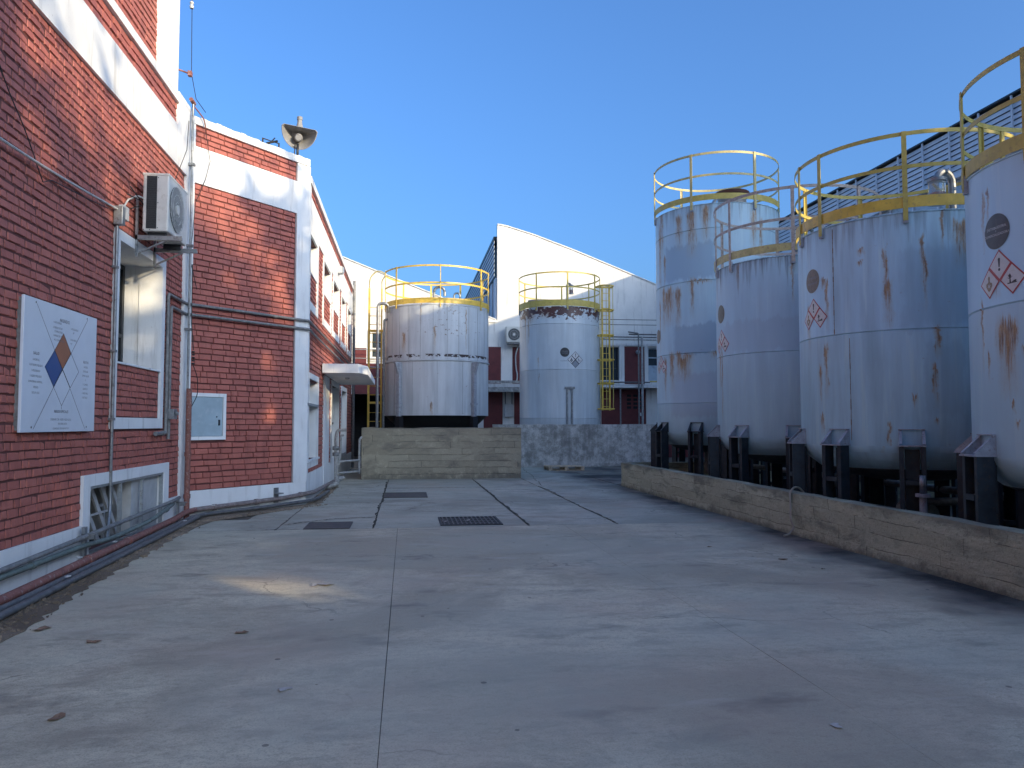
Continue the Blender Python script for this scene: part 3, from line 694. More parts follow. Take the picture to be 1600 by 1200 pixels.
# ================================================================== THINGS ON THE LEFT BUILDING
# safety sign
SG = thing('safety_sign', (-3.7, 8.85, 1.52), 'white hazard diamond sign with orange and blue squares on red brick wall', 'sign')
g = MB(); F1.box(g, 7.97, 9.73, .045, .075, 1.52, 2.86); g.build('board', M['sign'], SG, bevel=.004)
g = MB(); F1.box(g, 7.99, 9.71, .0, .045, 1.54, 2.84)
g.build('backing_frame', M['pipe_grey'], SG)
sx, sz_ = 8.84, 2.19
def sp(layer): return lambda u, z: F1.p(sx + u, .0755 + layer * .0006, sz_ + z)
hw, hh = .205, .195      # half sizes of one small diamond (wide, high)
def dd(cx, cy, s=1.): return [(cx, cy - hh * s), (cx + hw * s, cy), (cx, cy + hh * s), (cx - hw * s, cy)]
g = MB(); put(g, dd(0, .19), [(0, 1, 2, 3)], sp(1)); g.build('orange_diamond', M['sign_orange'], SG)
g = MB(); put(g, dd(-.2, 0), [(0, 1, 2, 3)], sp(1)); g.build('blue_diamond', M['sign_blue'], SG)
g = MB()
def line(mb, p, q, w, fn):
    p = Vector((*p, 0)); q = Vector((*q, 0)); d = (q - p).normalized(); n_ = Vector((-d.y, d.x, 0)) * w / 2
    put(mb, [tuple((p - n_).xy), tuple((q - n_).xy), tuple((q + n_).xy), tuple((p + n_).xy)], [(0, 1, 2, 3)], fn)
for (p, q_, w_) in (((-.62, .62), (-.2, .19), .006), ((.62, .62), (.2, .19), .006), ((-.2, -.2), (-.62, -.64), .006), ((.2, -.2), (.62, -.64), .006),
                ((.2, .19), (.41, 0), .006), ((.41, 0), (.2, -.19), .006), ((.2, -.19), (0, -.39), .006), ((0, -.39), (-.2, -.2), .006), ((-.2, -.2), (0, 0), .014), ((0, 0), (.2, .19), .01), ((0, 0), (.2, -.19), .014), ((-.2, .19), (0, 0), .01), ((-.2, .19), (0, .39), .006), ((0, .39), (.2, .19), .006), ((-.2, .19), (-.41, 0), .005), ((-.41, 0), (-.2, -.2), .006), ((0, -.39), (0, -.43), .006)):
    line(g, p, q_, w_, sp(2))
g.build('printed_line', M['ink'], SG)
g = MB(); gg = MB()
def txt(mb, s, u, z, size, fs=1.): 
    vs, fs_ = text_polys(s, size, fs); put(mb, [(x + u, y + z) for x, y in vs], fs_, sp(2))
txt(g, 'INCENDIO', .02, .52, .05); txt(gg, '4-INFLAMABLE', -.15, .485, .03); txt(gg, '3-DEBAJO DE 38°', -.14, .43, .03); txt(gg, 'COMBUSTIBLE', -.12, .39, .03); txt(gg, '1-ARRIBA DE 93°', -.14, .345, .03); txt(gg, 'NO COMBUSTIBLE', -.1, .30, .03)
txt(gg, '2-MODERADO', .27, .46, .03); txt(gg, '38°', .25, .42, .03); txt(gg, '0-NO ARDE', .25, .34, .03); txt(gg, '93°', .2, .295, .03)
txt(g, 'SALUD', -.60, .12, .042)
for k, s in enumerate(('4-MORTAL', '3-EXTREMO PELIGRO', '2-PELIGROSO', '1-LIGERO PELIGRO', '0-MATERIAL NORMAL', '  RIESGO', '  SEGUN USO')): txt(gg, s, -.60, .055 - k * .055, .03)
txt(g, 'REACTIVO', .60, .12, .04, .8)
for k, s in enumerate(('4-PUEDE', 'DETONAR', '3-POR CALOR', 'O', '2-CAMBIO', 'QUIMICO', '1-INESTABLE', '0-ESTABLE')): txt(gg, s, .60, .065 - k * .05, .03)
txt(g, 'RIESGOS ESPECIALES', 0, -.455, .042, .9); txt(gg, 'OXIDANTE  OXI   ACIDO  ACID  ALCALI', 0, -.54, .032, .85); txt(gg, 'NO USAR AGUA', .04, -.585, .03); txt(gg, 'CORROSIVO  COR  RADIACTIVO', 0, -.635, .026)
g.build('heading', M['ink'], SG); gg.build('lettering', M['ink_grey'], SG)
for (u, z) in ((-.64, .63), (.60, .63), (-.66, -.62), (.66, -.62)):
    g = MB(); put(g, circ(u, z, .012, 8), [tuple(range(8))], sp(3)); g.build('screw', M['ink'], SG)

# air conditioner on the left wall
def ac_unit(loc, label, wide=.9, deep=.34, high=.8, small=False):
    """front looks to +X; origin at back lower near corner"""
    x, y, z = loc; t = thing('air_conditioner', (x, y, z), label, 'air conditioner', 'outdoor air conditioning units')
    g = MB(); g.box(x, x + deep, y, y + wide, z, z + high); g.build('casing', M['ac_white'], t, bevel=.02)
    g = MB(); g.box(x - .006, x + deep + .006, y - .006, y + wide + .006, z + high - .02, z + high + .012); g.build('lid', M['ac_white'], t, bevel=.006)
    if not small:
        g = MB()
        g.box(x + .05, x + .05 + .135, y - .004, y + .01, z + .035, z + high - .03)
        sg = g.build('side_grille', M['ac_dark'], t)
        g = MB()
        for k in range(24): g.box(x + .052, x + .182, y - .008, y - .004, z + .05 + k * .031, z + .054 + k * .031)
        g.build('coil_fin', M['frame_dark'], sg)
        g = MB()
        for (dx, dz) in ((.20, .05), (.20, .4), (.20, .75), (.02, .02), (.1, .02)): g.sphere((x + dx, y - .002, z + dz), .007, 6, 4)
        g.build('screw', M['frame_dark'], t)
    fy, fz = y + wide * .40, z + high * .5; rr = min(high, wide) * .40
    g = MB(); n = 32
    vs = [(x + deep + .004, fy + rr * math.cos(2 * math.pi * k / n), fz + rr * math.sin(2 * math.pi * k / n)) for k in range(n)]
    g.add(vs, [tuple(range(n))]); fb = g.build('fan_opening', M['ac_dark'], t)
    g = MB()
    for k in range(-6, 7):
        yy = fy + k * rr / 6.5; hh_ = math.sqrt(max(0, rr * rr - (yy - fy) ** 2))
        g.tube([(x + deep + .012, yy, fz - hh_), (x + deep + .02, yy, fz), (x + deep + .012, yy, fz + hh_)], .004, 5)
    for q_ in (1., .66, .33):
        g.tube([(x + deep + .018, fy + rr * q_ * math.cos(R_(a_)), fz + rr * q_ * math.sin(R_(a_))) for a_ in range(0, 361, 15)], .004, 5)
    g.build('fan_guard', M['off_white'], t)
    g = MB(); g.tube([(x + deep + .01, fy, fz), (x + deep + .026, fy, fz)], rr * .22, 12); g.build('fan_hub', M['ac_white'] , t)
    return t
AC = ac_unit((-3.61, 11.0, 4.25), 'white outdoor air conditioner on steel brackets, on the brick wall above the deep window')
for yy in (11.06, 11.84):
    g = MB(); g.box(-3.71, -3.68, yy - .02, yy + .02, 4.15, 4.75); g.box(-3.71, -3.10, yy - .02, yy + .02, 4.14, 4.18); g.box(-3.71, -3.10, yy - .02, yy - .015, 4.18, 4.2)
    g.bar((-3.69, yy, 3.95), (-3.3, yy, 4.14), .025, .02); g.box(-3.71, -3.68, yy - .02, yy + .02, 3.9, 4.15)
    g.build('bracket', M['galv'], AC)
for yy in (11.1, 11.8):
    g = MB(); g.box(-3.56, -3.32, yy - .03, yy + .03, 4.182, 4.25); g.build('foot', M['frame_dark'], AC)
g = MB(); g.tube(fillet([(-3.6, 10.99, 4.7), (-3.66, 10.93, 4.72), (-3.70, 10.85, 4.65), (-3.69, 10.7, 4.6), (-3.71, 10.55, 4.42)], .05), .012, 6); g.build('cable_bundle', M['cable_white'], AC)
g = MB(); 
for (a1_, b1_) in (((-3.6, 11.0, 4.62), (-3.68, 10.72, 4.78)), ((-3.62, 11.0, 4.66), (-3.7, 10.66, 4.66)), ((-3.62, 11.0, 4.6), (-3.69, 10.8, 4.5))): g.tube([a1_, b1_], .008, 5)
g.build('cable_tail', M['cable_dark'], AC)

# electrical cabinet on diagonal panel
CB = thing('electrical_cabinet', F2.p(.47, 0, 1.33), 'pale blue metal cabinet door in a white frame on the angled brick wall', 'cabinet')
g = MB(); ring(g, F2, .09, .85, 1.33, 2.14, .062, 0, .045); g.build('frame', M['white'], CB)
g = MB(); F2.box(g, .155, .785, .0, .03, 1.395, 2.075); dr = g.build('door', M['cab_blue'], CB, bevel=.006)
g = MB(); F2.box(g, .70, .72, .03, .055, 1.58, 1.68); F2.box(g, .655, .67, .03, .045, 1.72, 1.74); g.build('handle', M['frame_dark'], dr)
g = MB()
for z in (1.5, 1.95): F2.box(g, .15, .165, .03, .04, z, z + .07)
g.build('hinge', M['frame_grey'], dr)

# pipes and conduits ------------------------------------------------
def pipe(name, label, pts, r, mat, cat='pipe', rad=.08, clips=None, group=None, couplings=()):
    p0 = Vector(pts[0]); t = thing(name, p0, label, cat, group)
    g = MB(); g.tube(fillet(pts, rad), r, 12); g.build('pipe', mat, t)
    for c_ in couplings:
        g = MB(); c0 = Vector(c_[0]); d = Vector(c_[1]).normalized(); g.tube([c0 - d * .035, c0 + d * .035], r * 1.25, 12); g.build('coupling', mat, t)
    if clips:
        for c_ in clips:
            g = MB(); g.box(*c_); g.build('clip', M['galv'], t)
    return t
pipe('conduit', 'grey vertical conduit beside the deep window frame, down from the junction box', [(-3.70, 10.36, 4.18), (-3.70, 10.36, 1.0), (-3.70, 10.38, .55), (-3.62, 10.05, .2)], .02, M['galv'], 'conduit', .25,
     [(-3.74, -3.675, 10.32, 10.40, z, z + .03) for z in (3.6, 2.52, 1.65)])
jb = thing('junction_box', (-3.7, 10.42, 4.15), 'small grey metal junction box on top of the vertical conduit above the window', 'electrical box')
g = MB(); g.box(-3.73, -3.62, 10.30, 10.41, 4.16, 4.40); g.build('housing', M['galv'], jb, bevel=.006)
g = MB(); g.box(-3.73, -3.66, 10.46, 10.66, 4.28, 4.46); g.build('white_cover', M['off_white'], jb, bevel=.01)
g = MB(); P = [Vector((-3.70, 2.5, 4.1)), Vector((-3.69, 7.57, 4.27)), Vector((-3.69, 8.9, 4.20)), Vector((-3.69, 10.35, 4.36))]
pts = []
for k in range(25):
    t_ = k / 24; y = 5.0 + (10.35 - 5.0) * t_; pts.append((-3.69, y, 4.36 - .08 * math.sin(math.pi * t_) - .14 * (1 - t_)))
g.tube(pts, .014, 7); tag(g.build('power_cable', M['cable_white']), 'pale sagging cable stretched across the brick wall to the junction box', 'cable')
g = MB(); pts = [(-3.70, 7.0 + .12 * k, 5.25 - .105 * k + .02 * math.sin(k)) for k in range(12)] + [(-3.69, 8.5, 4.15), (-3.69, 9.4, 4.22), (-3.69, 10.0, 4.28)]
g.tube(pts, .006, 5); tag(g.build('thin_cable', M['cable_dark']), 'thin dark cable hanging down the brick wall at the left edge', 'cable')
def clipb(F, u, d, z): return None
zA, zB = 3.64, 3.46
pipe('conduit', 'upper of two grey conduits crossing the angled brick wall', [(-3.70, 12.55, 1.47), (-3.70, 12.55, zA), (-3.70, 13.55, zA), F2.p(PL + .02, .08, zA + .02), (-1.92, 16.0, zA), (-1.92, 20.5, zA + .02), (-1.92, 28, zA)], .025, M['pipe_grey'], 'conduit', .06, group='conduits crossing the angled wall', couplings=[(F2.p(.9, .055, zA + .007), tdir), (F2.p(1.9, .068, zA + .01), tdir)])
pipe('conduit', 'lower of two grey conduits crossing the angled brick wall', [(-3.695, 12.69, 1.37), (-3.695, 12.69, zB), (-3.695, 13.53, zB), F2.p(PL + .02, .09, zB + .03), (-1.91, 16.0, zB), (-1.91, 28, zB)], .025, M['pipe_grey'], 'conduit', .06, group='conduits crossing the angled wall', couplings=[(F2.p(1.3, .06, zB + .012), tdir)])
vb = thing('valve_box', (-3.7, 12.72, 1.7), 'small grey metal valve box on the conduits right of the deep window', 'electrical box')
g = MB(); g.box(-3.72, -3.60, 12.60, 12.80, 1.68, 1.84); g.build('housing', M['galv'], vb, bevel=.008); g = MB(); g.tube([(-3.6, 12.7, 1.77), (-3.56, 12.7, 1.77)], .03, 10); g.build('knob', M['pipe_grey'], vb)
pipe('pipe_stub', 'short horizontal grey pipe stub with a cap below the deep window corner', [(-3.69, 12.53, 1.47), (-3.69, 12.2, 1.46), (-3.66, 11.95, 1.46)], .028, M['pipe_grey'], couplings=[((-3.69, 12.38, 1.465), (0, 1, 0)), ((-3.67, 12.02, 1.46), (0, 1, 0))])
pipe('drain_pipe', 'faded red vertical pipe in the corner between the two brick walls', [(-3.62, 13.52, 2.2), (-3.62, 13.52, 0.02)], .045, M['pipe_red'], couplings=[((-3.62, 13.52, 1.1), (0, 0, 1)), ((-3.62, 13.52, .4), (0, 0, 1))])
pipe('conduit', 'thin grey conduit climbing the inner corner up to the roof above the red drain pipe', [(-3.64, 13.50, 2.2), (-3.65, 13.50, 6.95), (-3.65, 13.50, 7.08)], .02, M['galv'], 'conduit', clips=[(-3.72, -3.6, 13.46, 13.54, z, z + .04) for z in (3.18, 4.6, 6.0)])
g = MB(); g.tube(fillet([(-3.64, 13.5, 7.04), (-3.6, 13.62, 7.0), (-3.52, 13.7, 6.9), (-3.5, 13.75, 6.75)], .05), .012, 6); g.tube([(-3.65, 13.36, 7.1), (-3.65, 13.56, 7.1)], .035, 8); tag(g.build('pipe_elbow', M['pipe_red']), 'small rusty pipe elbow and bent cable on top of the inner wall corner', 'pipe')
# strain insulator and cables
ins = thing('cable_insulator', (-3.58, 13.5, 2.7), 'dark strain insulator on a cable hanging beside the red drain pipe', 'insulator')
g = MB()
for k in range(5): g.sphere((-3.56, 13.5, 2.62 + k * .05), .03, 8, 5, (1, 1, .5))
g.build('insulator_body', M['cable_dark'], ins); g = MB(); g.tube([(-3.56, 13.5, 2.85), (-3.6, 13.5, 3.3), (-3.6, 13.48, 4.3)], .008, 5); g.tube(fillet([(-3.56, 13.5, 2.6), (-3.5, 13.55, 2.4), (-3.5, 13.6, 2.1), (-3.6, 13.6, 1.9)], .1), .007, 5); g.build('cable', M['cable_dark'], ins)
g = MB(); g.tube([(-3.66, 13.3, 6.7), (-3.6, 13.0, 6.1), (-3.6, 12.4, 5.4), (-3.64, 12.0, 5.1)], .006, 5); tag(g.build('thin_cable', M['cable_dark']), 'thin dark cable running from the roof corner down to the air conditioner', 'cable')
g = MB(); g.tube([F2.p(.3, .05, 6.75), F2.p(.38, .09, 6.2), F2.p(.3, .08, 5.85), F2.p(.1, .1, 5.4), F2.p(.02, .1, 4.4), F2.p(.15, .12, 3.9)], .006, 5); tag(g.build('thin_cable', M['cable_dark']), 'thin dark cable looping down the white pilaster of the angled wall', 'cable')
an = thing('antenna_bracket', (-3.72, 12.8, 7.3), 'rusty steel arm with porcelain insulator and vertical cable beside the tower corner', 'bracket')
g = MB(); g.tube([(-3.75, 12.7, 7.33), (-3.55, 12.95, 7.35)], .016, 6); g.box(-3.59, -3.53, 12.9, 12.98, 7.31, 7.39); g.build('arm', M['pipe_red'], an)
g = MB(); g.tube([(-3.56, 12.95, 8.9), (-3.55, 12.95, 8.0), (-3.54, 12.95, 7.36), (-3.5, 13.1, 7.0), (-3.42, 13.4, 6.9)], .006, 5); g.build('cable', M['cable_dark'], an)
g = MB(); g.lathe((-3.56, 12.95, 8.46), [(0, 0), (.03, 0), (.035, .04), (.02, .06), (.035, .09), (.02, .12), (0, .12)], 10); g.build('insulator_body', M['off_white'], an)

# roof horn loudspeaker ------------------------------------------------
HC = Vector((-2.17, 15.5, 7.32)); HS = thing('horn_loudspeaker', (-2.17, 15.5, 6.93), 'grey half-round horn loudspeaker on a post at the roof corner', 'loudspeaker')
g = MB(); g.tube([(-2.19, 15.52, 6.9), (-2.19, 15.52, 7.2)], .025, 8); g.tube([(-2.26, 15.55, 6.9), (-2.24, 15.53, 7.2)], .012, 6); g.build('post', M['frame_dark'], HS)
d_out = Vector((.16, -.93, -.32)).normalized(); rx = Vector((.97, .17, -.10)).normalized(); uz = rx.cross(d_out).normalized()
if uz.z < 0: uz = -uz
def dshape(sc, n=18):
    pts = [(-.34 * sc, .15 * sc), (-.30 * sc, .185 * sc), (.30 * sc, .185 * sc), (.34 * sc, .15 * sc)]
    for k in range(1, n): 
        t_ = math.pi * k / n; pts.append((.34 * sc * math.cos(t_), .15 * sc - .40 * sc * math.sin(t_)))
    return pts
g = MB(); rings = []
prof = [(1.0, 0), (1.03, -.01), (.80, -.14), (.55, -.26), (.34, -.38), (.30, -.42)]
NS = len(dshape(1)); vs = []
for (sc, dep) in prof: vs += [HC + rx * px_ + uz * (pz_ + .02) + d_out * dep for (px_, pz_) in dshape(sc)]
inn = [(.97, -.005), (.76, -.13), (.52, -.24), (.36, -.30)]
for (sc, dep) in inn: vs += [HC + rx * px_ + uz * (pz_ + .02) + d_out * dep for (px_, pz_) in dshape(sc)]
K = len(prof); fs = []
for i in range(K - 1): fs += [(i * NS + k, i * NS + (k + 1) % NS, (i + 1) * NS + (k + 1) % NS, (i + 1) * NS + k) for k in range(NS)]
for i in range(K, K + 3): fs += [(i * NS + k, i * NS + (k + 1) % NS, (i + 1) * NS + (k + 1) % NS, (i + 1) * NS + k) for k in range(NS)]
fs += [(k, (k + 1) % NS, K * NS + (k + 1) % NS, K * NS + k) for k in range(NS)]
fs += [tuple((K - 1) * NS + k for k in range(NS)), tuple((K + 3) * NS + k for k in range(NS))]
g.add(vs, fs); g.build('horn', M['horn'], HS)
c0 = HC + d_out * -.28 + uz * .0; g = MB(); g.tube([c0, c0 + d_out * .18, c0 + d_out * .25], .08, 18, rs=[.085, .085, .06]); g.build('driver_cover', M['horn'], HS)
c0 = HC + uz * .16 - d_out * .1; g = MB(); g.tube([c0, c0 + Vector((0, .02, .14)), c0 + Vector((0, .02, .2))], .06, 10, rs=[.075, .05, .045]); g.tube([c0 + Vector((0, .02, .2)), c0 + Vector((0, .02, .26))], .055, 10); g.build('driver', M['horn'], HS)
fr = thing('floodlight_bracket', (-2.62, 15.0, 6.9), 'small dark square pipe bracket on the roof edge left of the loudspeaker', 'bracket')
g = MB(); g.tube([(-2.76, 14.95, 6.85), (-2.76, 14.95, 7.07), (-2.50, 15.2, 7.07), (-2.50, 15.2, 6.85)], .018, 6); g.tube([(-2.68, 15.0, 6.95), (-2.56, 15.1, 7.14)], .012, 6); g.tube([(-2.7, 15.02, 7.0), (-2.52, 15.15, 7.1)], .02, 6); g.build('frame', M['cable_dark'], fr)
wl = thing('wall_lamp', (-1.93, 22.2, 5.95), 'small white wall lamp on the band above the upper windows', 'lamp')
g = MB(); g.box(-1.96, -1.84, 22.1, 22.4, 5.9, 6.1); g.build('housing', M['off_white'], wl, bevel=.01); g = MB(); g.box(-1.84, -1.80, 22.13, 22.37, 5.92, 6.08); g.build('lens', M['glass_pale'], wl)
pipe('downpipe', 'grey vertical downpipe at the far end of the brick building', [(-1.9, 28.2, 6.8), (-1.9, 28.2, 0.05)], .05, M['pipe_grey'])

# ground pipes along the left wall ------------------------------------
pipe('wall_pipe', 'topmost grey pipe along the white base of the left wall, crossing the basement window', [(-3.62, -4, .25), (-3.62, 7.5, .275), (-3.63, 12.9, .395), (-3.68, 13.3, .40)], .027, M['pipe_grey'], group='pipes along the left wall foot', couplings=[((-3.625, 9.3, .315), (0, 1, .02)), ((-3.63, 10.9, .35), (0, 1, .02))])
pipe('wall_pipe', 'green grey pipe just below the topmost pipe on the left wall base', [(-3.63, -4, .17), (-3.63, 9.4, .22), (-3.60, 10.2, .19), (-3.55, 11.5, .25), (-3.60, 12.5, .33), (-3.66, 12.9, .34)], .03, M['pipe_green'], rad=.3, group='pipes along the left wall foot', couplings=[((-3.63, 8.2, .215), (0, 1, 0)), ((-3.585, 12.3, .31), (0, 1, .05))])
pipe('wall_pipe', 'thick faded red pipe on the ground along the left wall', [(-3.35, -4, .09), (-3.42, 7.2, .095), (-3.52, 12.5, .14), (-3.58, 13.25, .155), F2.p(.22, .10, .155)], .045, M['pipe_red'], rad=.15, group='pipes along the left wall foot', couplings=[((-3.455, 9.1, .11), (0, 1, 0)), ((-3.48, 10.4, .12), (0, 1, 0))])
pipe('wall_pipe', 'thick brownish grey pipe along the white base of the angled wall', [F2.p(.22, .10, .156), F2.p(2.1, .10, .195), F2.p(2.72, .12, .245), (-1.86, 16.2, .22), (-1.8, 20.2, .16)], .042, M['pipe_brown'], rad=.12, group='pipes along the left wall foot', couplings=[(F2.p(.6, .10, .165), tdir), (F2.p(1.5, .10, .183), tdir), (F2.p(2.55, .115, .232), tdir)])
pipe('wall_pipe', 'slim black pipe lying just outside the thick red pipe', [(-3.24, -4, .065), (-3.33, 7.2, .065), (-3.44, 12.5, .085), (-3.45, 13.2, .09), (-3.36, 13.55, .09)], .03, M['pipe_black'], rad=.15, group='pipes along the left wall foot')
pipe('wall_pipe', 'outermost black pipe on the ground nearest the yard', [(-3.13, -4, .055), (-3.23, 6.8, .055), (-3.38, 12.6, .065), (-3.40, 13.2, .065), F2.p(.4, .12, .065), F2.p(1.7, .13, .072), F2.p(2.75, .15, .10), (-1.78, 16.2, .09), (-1.76, 18.2, .07)], .034, M['pipe_black'], rad=.15, group='pipes along the left wall foot')
for i, (y, lab) in enumerate(((9.5, 'steel pipe support post left of the basement window'), (13.15, 'steel pipe support post in the corner by the red drain pipe'))):
    s_ = thing('pipe_support', (-3.6, y, 0), lab, 'pipe support', 'pipe supports')
    g = MB(); g.box(-3.68, -3.64, y - .035, y + .035, .015, .42); g.box(-3.68, -3.52, y - .035, y + .035, .33, .345); g.build('post', M['galv'], s_)
    g = MB(); g.box(-3.63, -3.55, y - .03, y + .03, .28, .33); g.build('clamp', M['galv'], s_)
s_ = thing('pipe_support', F2.p(2.0, .05, .2), 'small rusty pipe bracket on the angled wall base', 'pipe support', 'pipe supports')
g = MB(); F2.box(g, 1.95, 2.05, .036, .06, .12, .40); F2.box(g, 1.95, 2.05, .06, .2, .29, .31); g.build('plate', M['galv'], s_)
for i, (y, x, z) in enumerate(((8.15, -3.27, .10), (9.95, -3.475, .17), (12.55, -3.37, .10), (8.9, -3.46, .16))):
    g = MB(); n = 10
    for k in range(n):
        t0, t1 = 2 * math.pi * k / n, 2 * math.pi * (k + .9) / n
        g.bar((x + .022 * math.cos(t0) - .01, y + .03 * math.sin(t0), z + .012), (x + .022 * math.cos(t1) - .01, y + .03 * math.sin(t1), z + .012), .012, .008)
    tag(g.build('pipe_tag', M['decal_white']), ('small white ring tag on the outer black pipe nearest the camera', 'small white ring tag on the red pipe below the basement window', 'small white ring tag on the outer pipe near the inner corner', 'small white ring tag on the red pipe left of the basement window')[i], 'pipe tag', 'white pipe tags')
for i, (u, z) in enumerate(((.55, .205), (2.3, .115))):
    g = MB(); c = F2.p(u, .13, z)
    for k in range(8):
        t0, t1 = 2 * math.pi * k / 8, 2 * math.pi * (k + .9) / 8
        g.bar(c + tdir * .035 * math.cos(t0) + F2.n * .02 * math.sin(t0), c + tdir * .035 * math.cos(t1) + F2.n * .02 * math.sin(t1), .012, .008)
    tag(g.build('pipe_tag', M['decal_white']), ('small white ring tag on the pipes under the blue cabinet', 'small white ring tag on the pipes at the right end of the angled wall')[i], 'pipe tag', 'white pipe tags')
# pipe manifold by the canopy
mf = thing('pipe_manifold', (-1.8, 21, 0), 'pale upright pipe manifold with valves beside the canopy door', 'pipes')
g = MB(); g.tube(fillet([(-1.82, 20.6, .1), (-1.82, 20.6, 1.3), (-1.78, 20.6, 1.45), (-1.55, 20.6, 1.45)], .12), .04, 10); g.tube(fillet([(-1.74, 20.62, .55), (-1.70, 20.62, 1.0), (-1.70, 20.62, 1.30), (-1.62, 20.62, 1.32)], .05), .03, 8); g.build('riser', M['pipe_white'], mf)
for z in (.82, .98):
    g = MB(); g.tube([(-1.9, 20.58, z), (-1.74, 20.58, z)], .05, 10); g.tube([(-1.82, 20.5, z), (-1.82, 20.45, z)], .04, 8); g.build('valve', M['galv'], mf)
for (x, y, z) in ((-1.8, 20.0, .14), (-1.76, 19.4, .12), (-1.82, 18.8, .12), (-1.7, 20.4, .2)):
    g = MB(); g.tube([(x - .05, y, z), (x + .07, y + .02, z)], .055, 10); g.sphere((x + .09, y, z + .02), .045, 8, 6); g.build('valve', M['pipe_white'], mf)
gr = thing('pipe_guardrail', (-1.5, 20.8, 0), 'low pale pipe guardrail joining the manifold to the concrete box corner', 'railing')
g = MB()
for z in (.32, .62): g.tube([(-1.74, 20.7, z), (-1.26, 21.5, z)], .028, 8)
g.build('rail', M['pipe_white'], gr); g = MB(); g.tube(fillet([(-1.27, 21.5, .25), (-1.27, 21.5, 1.18), (-1.22, 21.6, 1.25)], .05), .03, 8); g.build('post', M['pipe_white'], gr)

# ================================================================== CONCRETE WALLS
def rough_wall(name, mat, label, x0, x1, y0, y1, z1, seed=0, step=.35, cat='wall'):
    """low wall as a box with a slightly chipped top edge and foot"""
    bm = bmesh.new(); rng = random.Random(seed)
    nx = max(1, int((x1 - x0) / step)); ny = max(1, int((y1 - y0) / step)); nz = 4
    bmesh.ops.create_grid(bm, x_segments=1, y_segments=1, size=.1); bm.clear()
    g = MB(); grid = {}
    def V(i, j, k):
        if (i, j, k) not in grid:
            x = x0 + (x1 - x0) * i / nx; y = y0 + (y1 - y0) * j / ny; z = z1 * k / nz
            s = .010; ex = rng.uniform(-s, s); ey = rng.uniform(-s, s); ez = rng.uniform(-.014, .008) if k == nz else 0
            grid[(i, j, k)] = len(g.v); g.v.append((x + ex, y + ey, z + ez - (.0 if k else 0)))
        return grid[(i, j, k)]
    for j in range(ny):
        for k in range(nz):
            g.f.append((V(0, j, k), V(0, j, k + 1), V(0, j + 1, k + 1), V(0, j + 1, k))); g.f.append((V(nx, j, k), V(nx, j + 1, k), V(nx, j + 1, k + 1), V(nx, j, k + 1)))
    for i in range(nx):
        for k in range(nz):
            g.f.append((V(i, 0, k), V(i + 1, 0, k), V(i + 1, 0, k + 1), V(i, 0, k + 1))); g.f.append((V(i, ny, k), V(i, ny, k + 1), V(i + 1, ny, k + 1), V(i + 1, ny, k)))
        for j in range(ny): g.f.append((V(i, j, nz), V(i + 1, j, nz), V(i + 1, j + 1, nz), V(i, j + 1, nz)))
    bm.free(); o = g.build(name, mat, None); tag(o, label, cat); return o
# box round tank 1: one thing made of four walls
cbx = thing('containment_wall', (1.0, 22.7, 0), 'tall brown board-marked concrete box around the foot of the left storage tank', 'wall')
def wpart(x0, x1, y0, y1, z1, seed, mat, parent, nm='wall_panel'):
    o = rough_wall(nm, mat, None, x0, x1, y0, y1, z1, seed)
    for k in ('label', 'category'):
        if k in o: del o[k]
    off = wloc(parent)
    for v in o.data.vertices: v.co -= off
    o.parent = parent; return o
wpart(-1.27, 3.38, 22.6, 22.8, 1.5, 1, M['box_conc'], cbx); wpart(-1.27, -1.07, 22.815, 29, 1.5, 2, M['box_conc'], cbx); wpart(3.18, 3.38, 22.815, 28.3, 1.5, 3, M['box_conc'], cbx)
rough_wall('grey_wall', M['greywall'], 'mottled grey concrete wall in front of the right rear tank, behind the pallet', 3.2, 9.6, 28.4, 28.6, 1.6, 4)
bw = thing('bund_wall', (5.65, 12, 0), 'long low board-marked concrete wall in front of the row of four storage tanks', 'wall')
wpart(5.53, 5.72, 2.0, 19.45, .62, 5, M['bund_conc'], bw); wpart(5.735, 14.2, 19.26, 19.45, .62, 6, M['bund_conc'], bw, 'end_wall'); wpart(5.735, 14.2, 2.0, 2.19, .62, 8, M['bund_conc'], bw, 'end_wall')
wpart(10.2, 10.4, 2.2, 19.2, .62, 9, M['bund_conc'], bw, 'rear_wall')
g = MB(); g.box(5.74, 14.1, 2.2, 19.2, .013, .03); g.build('bund_floor', M['ground'], bw)

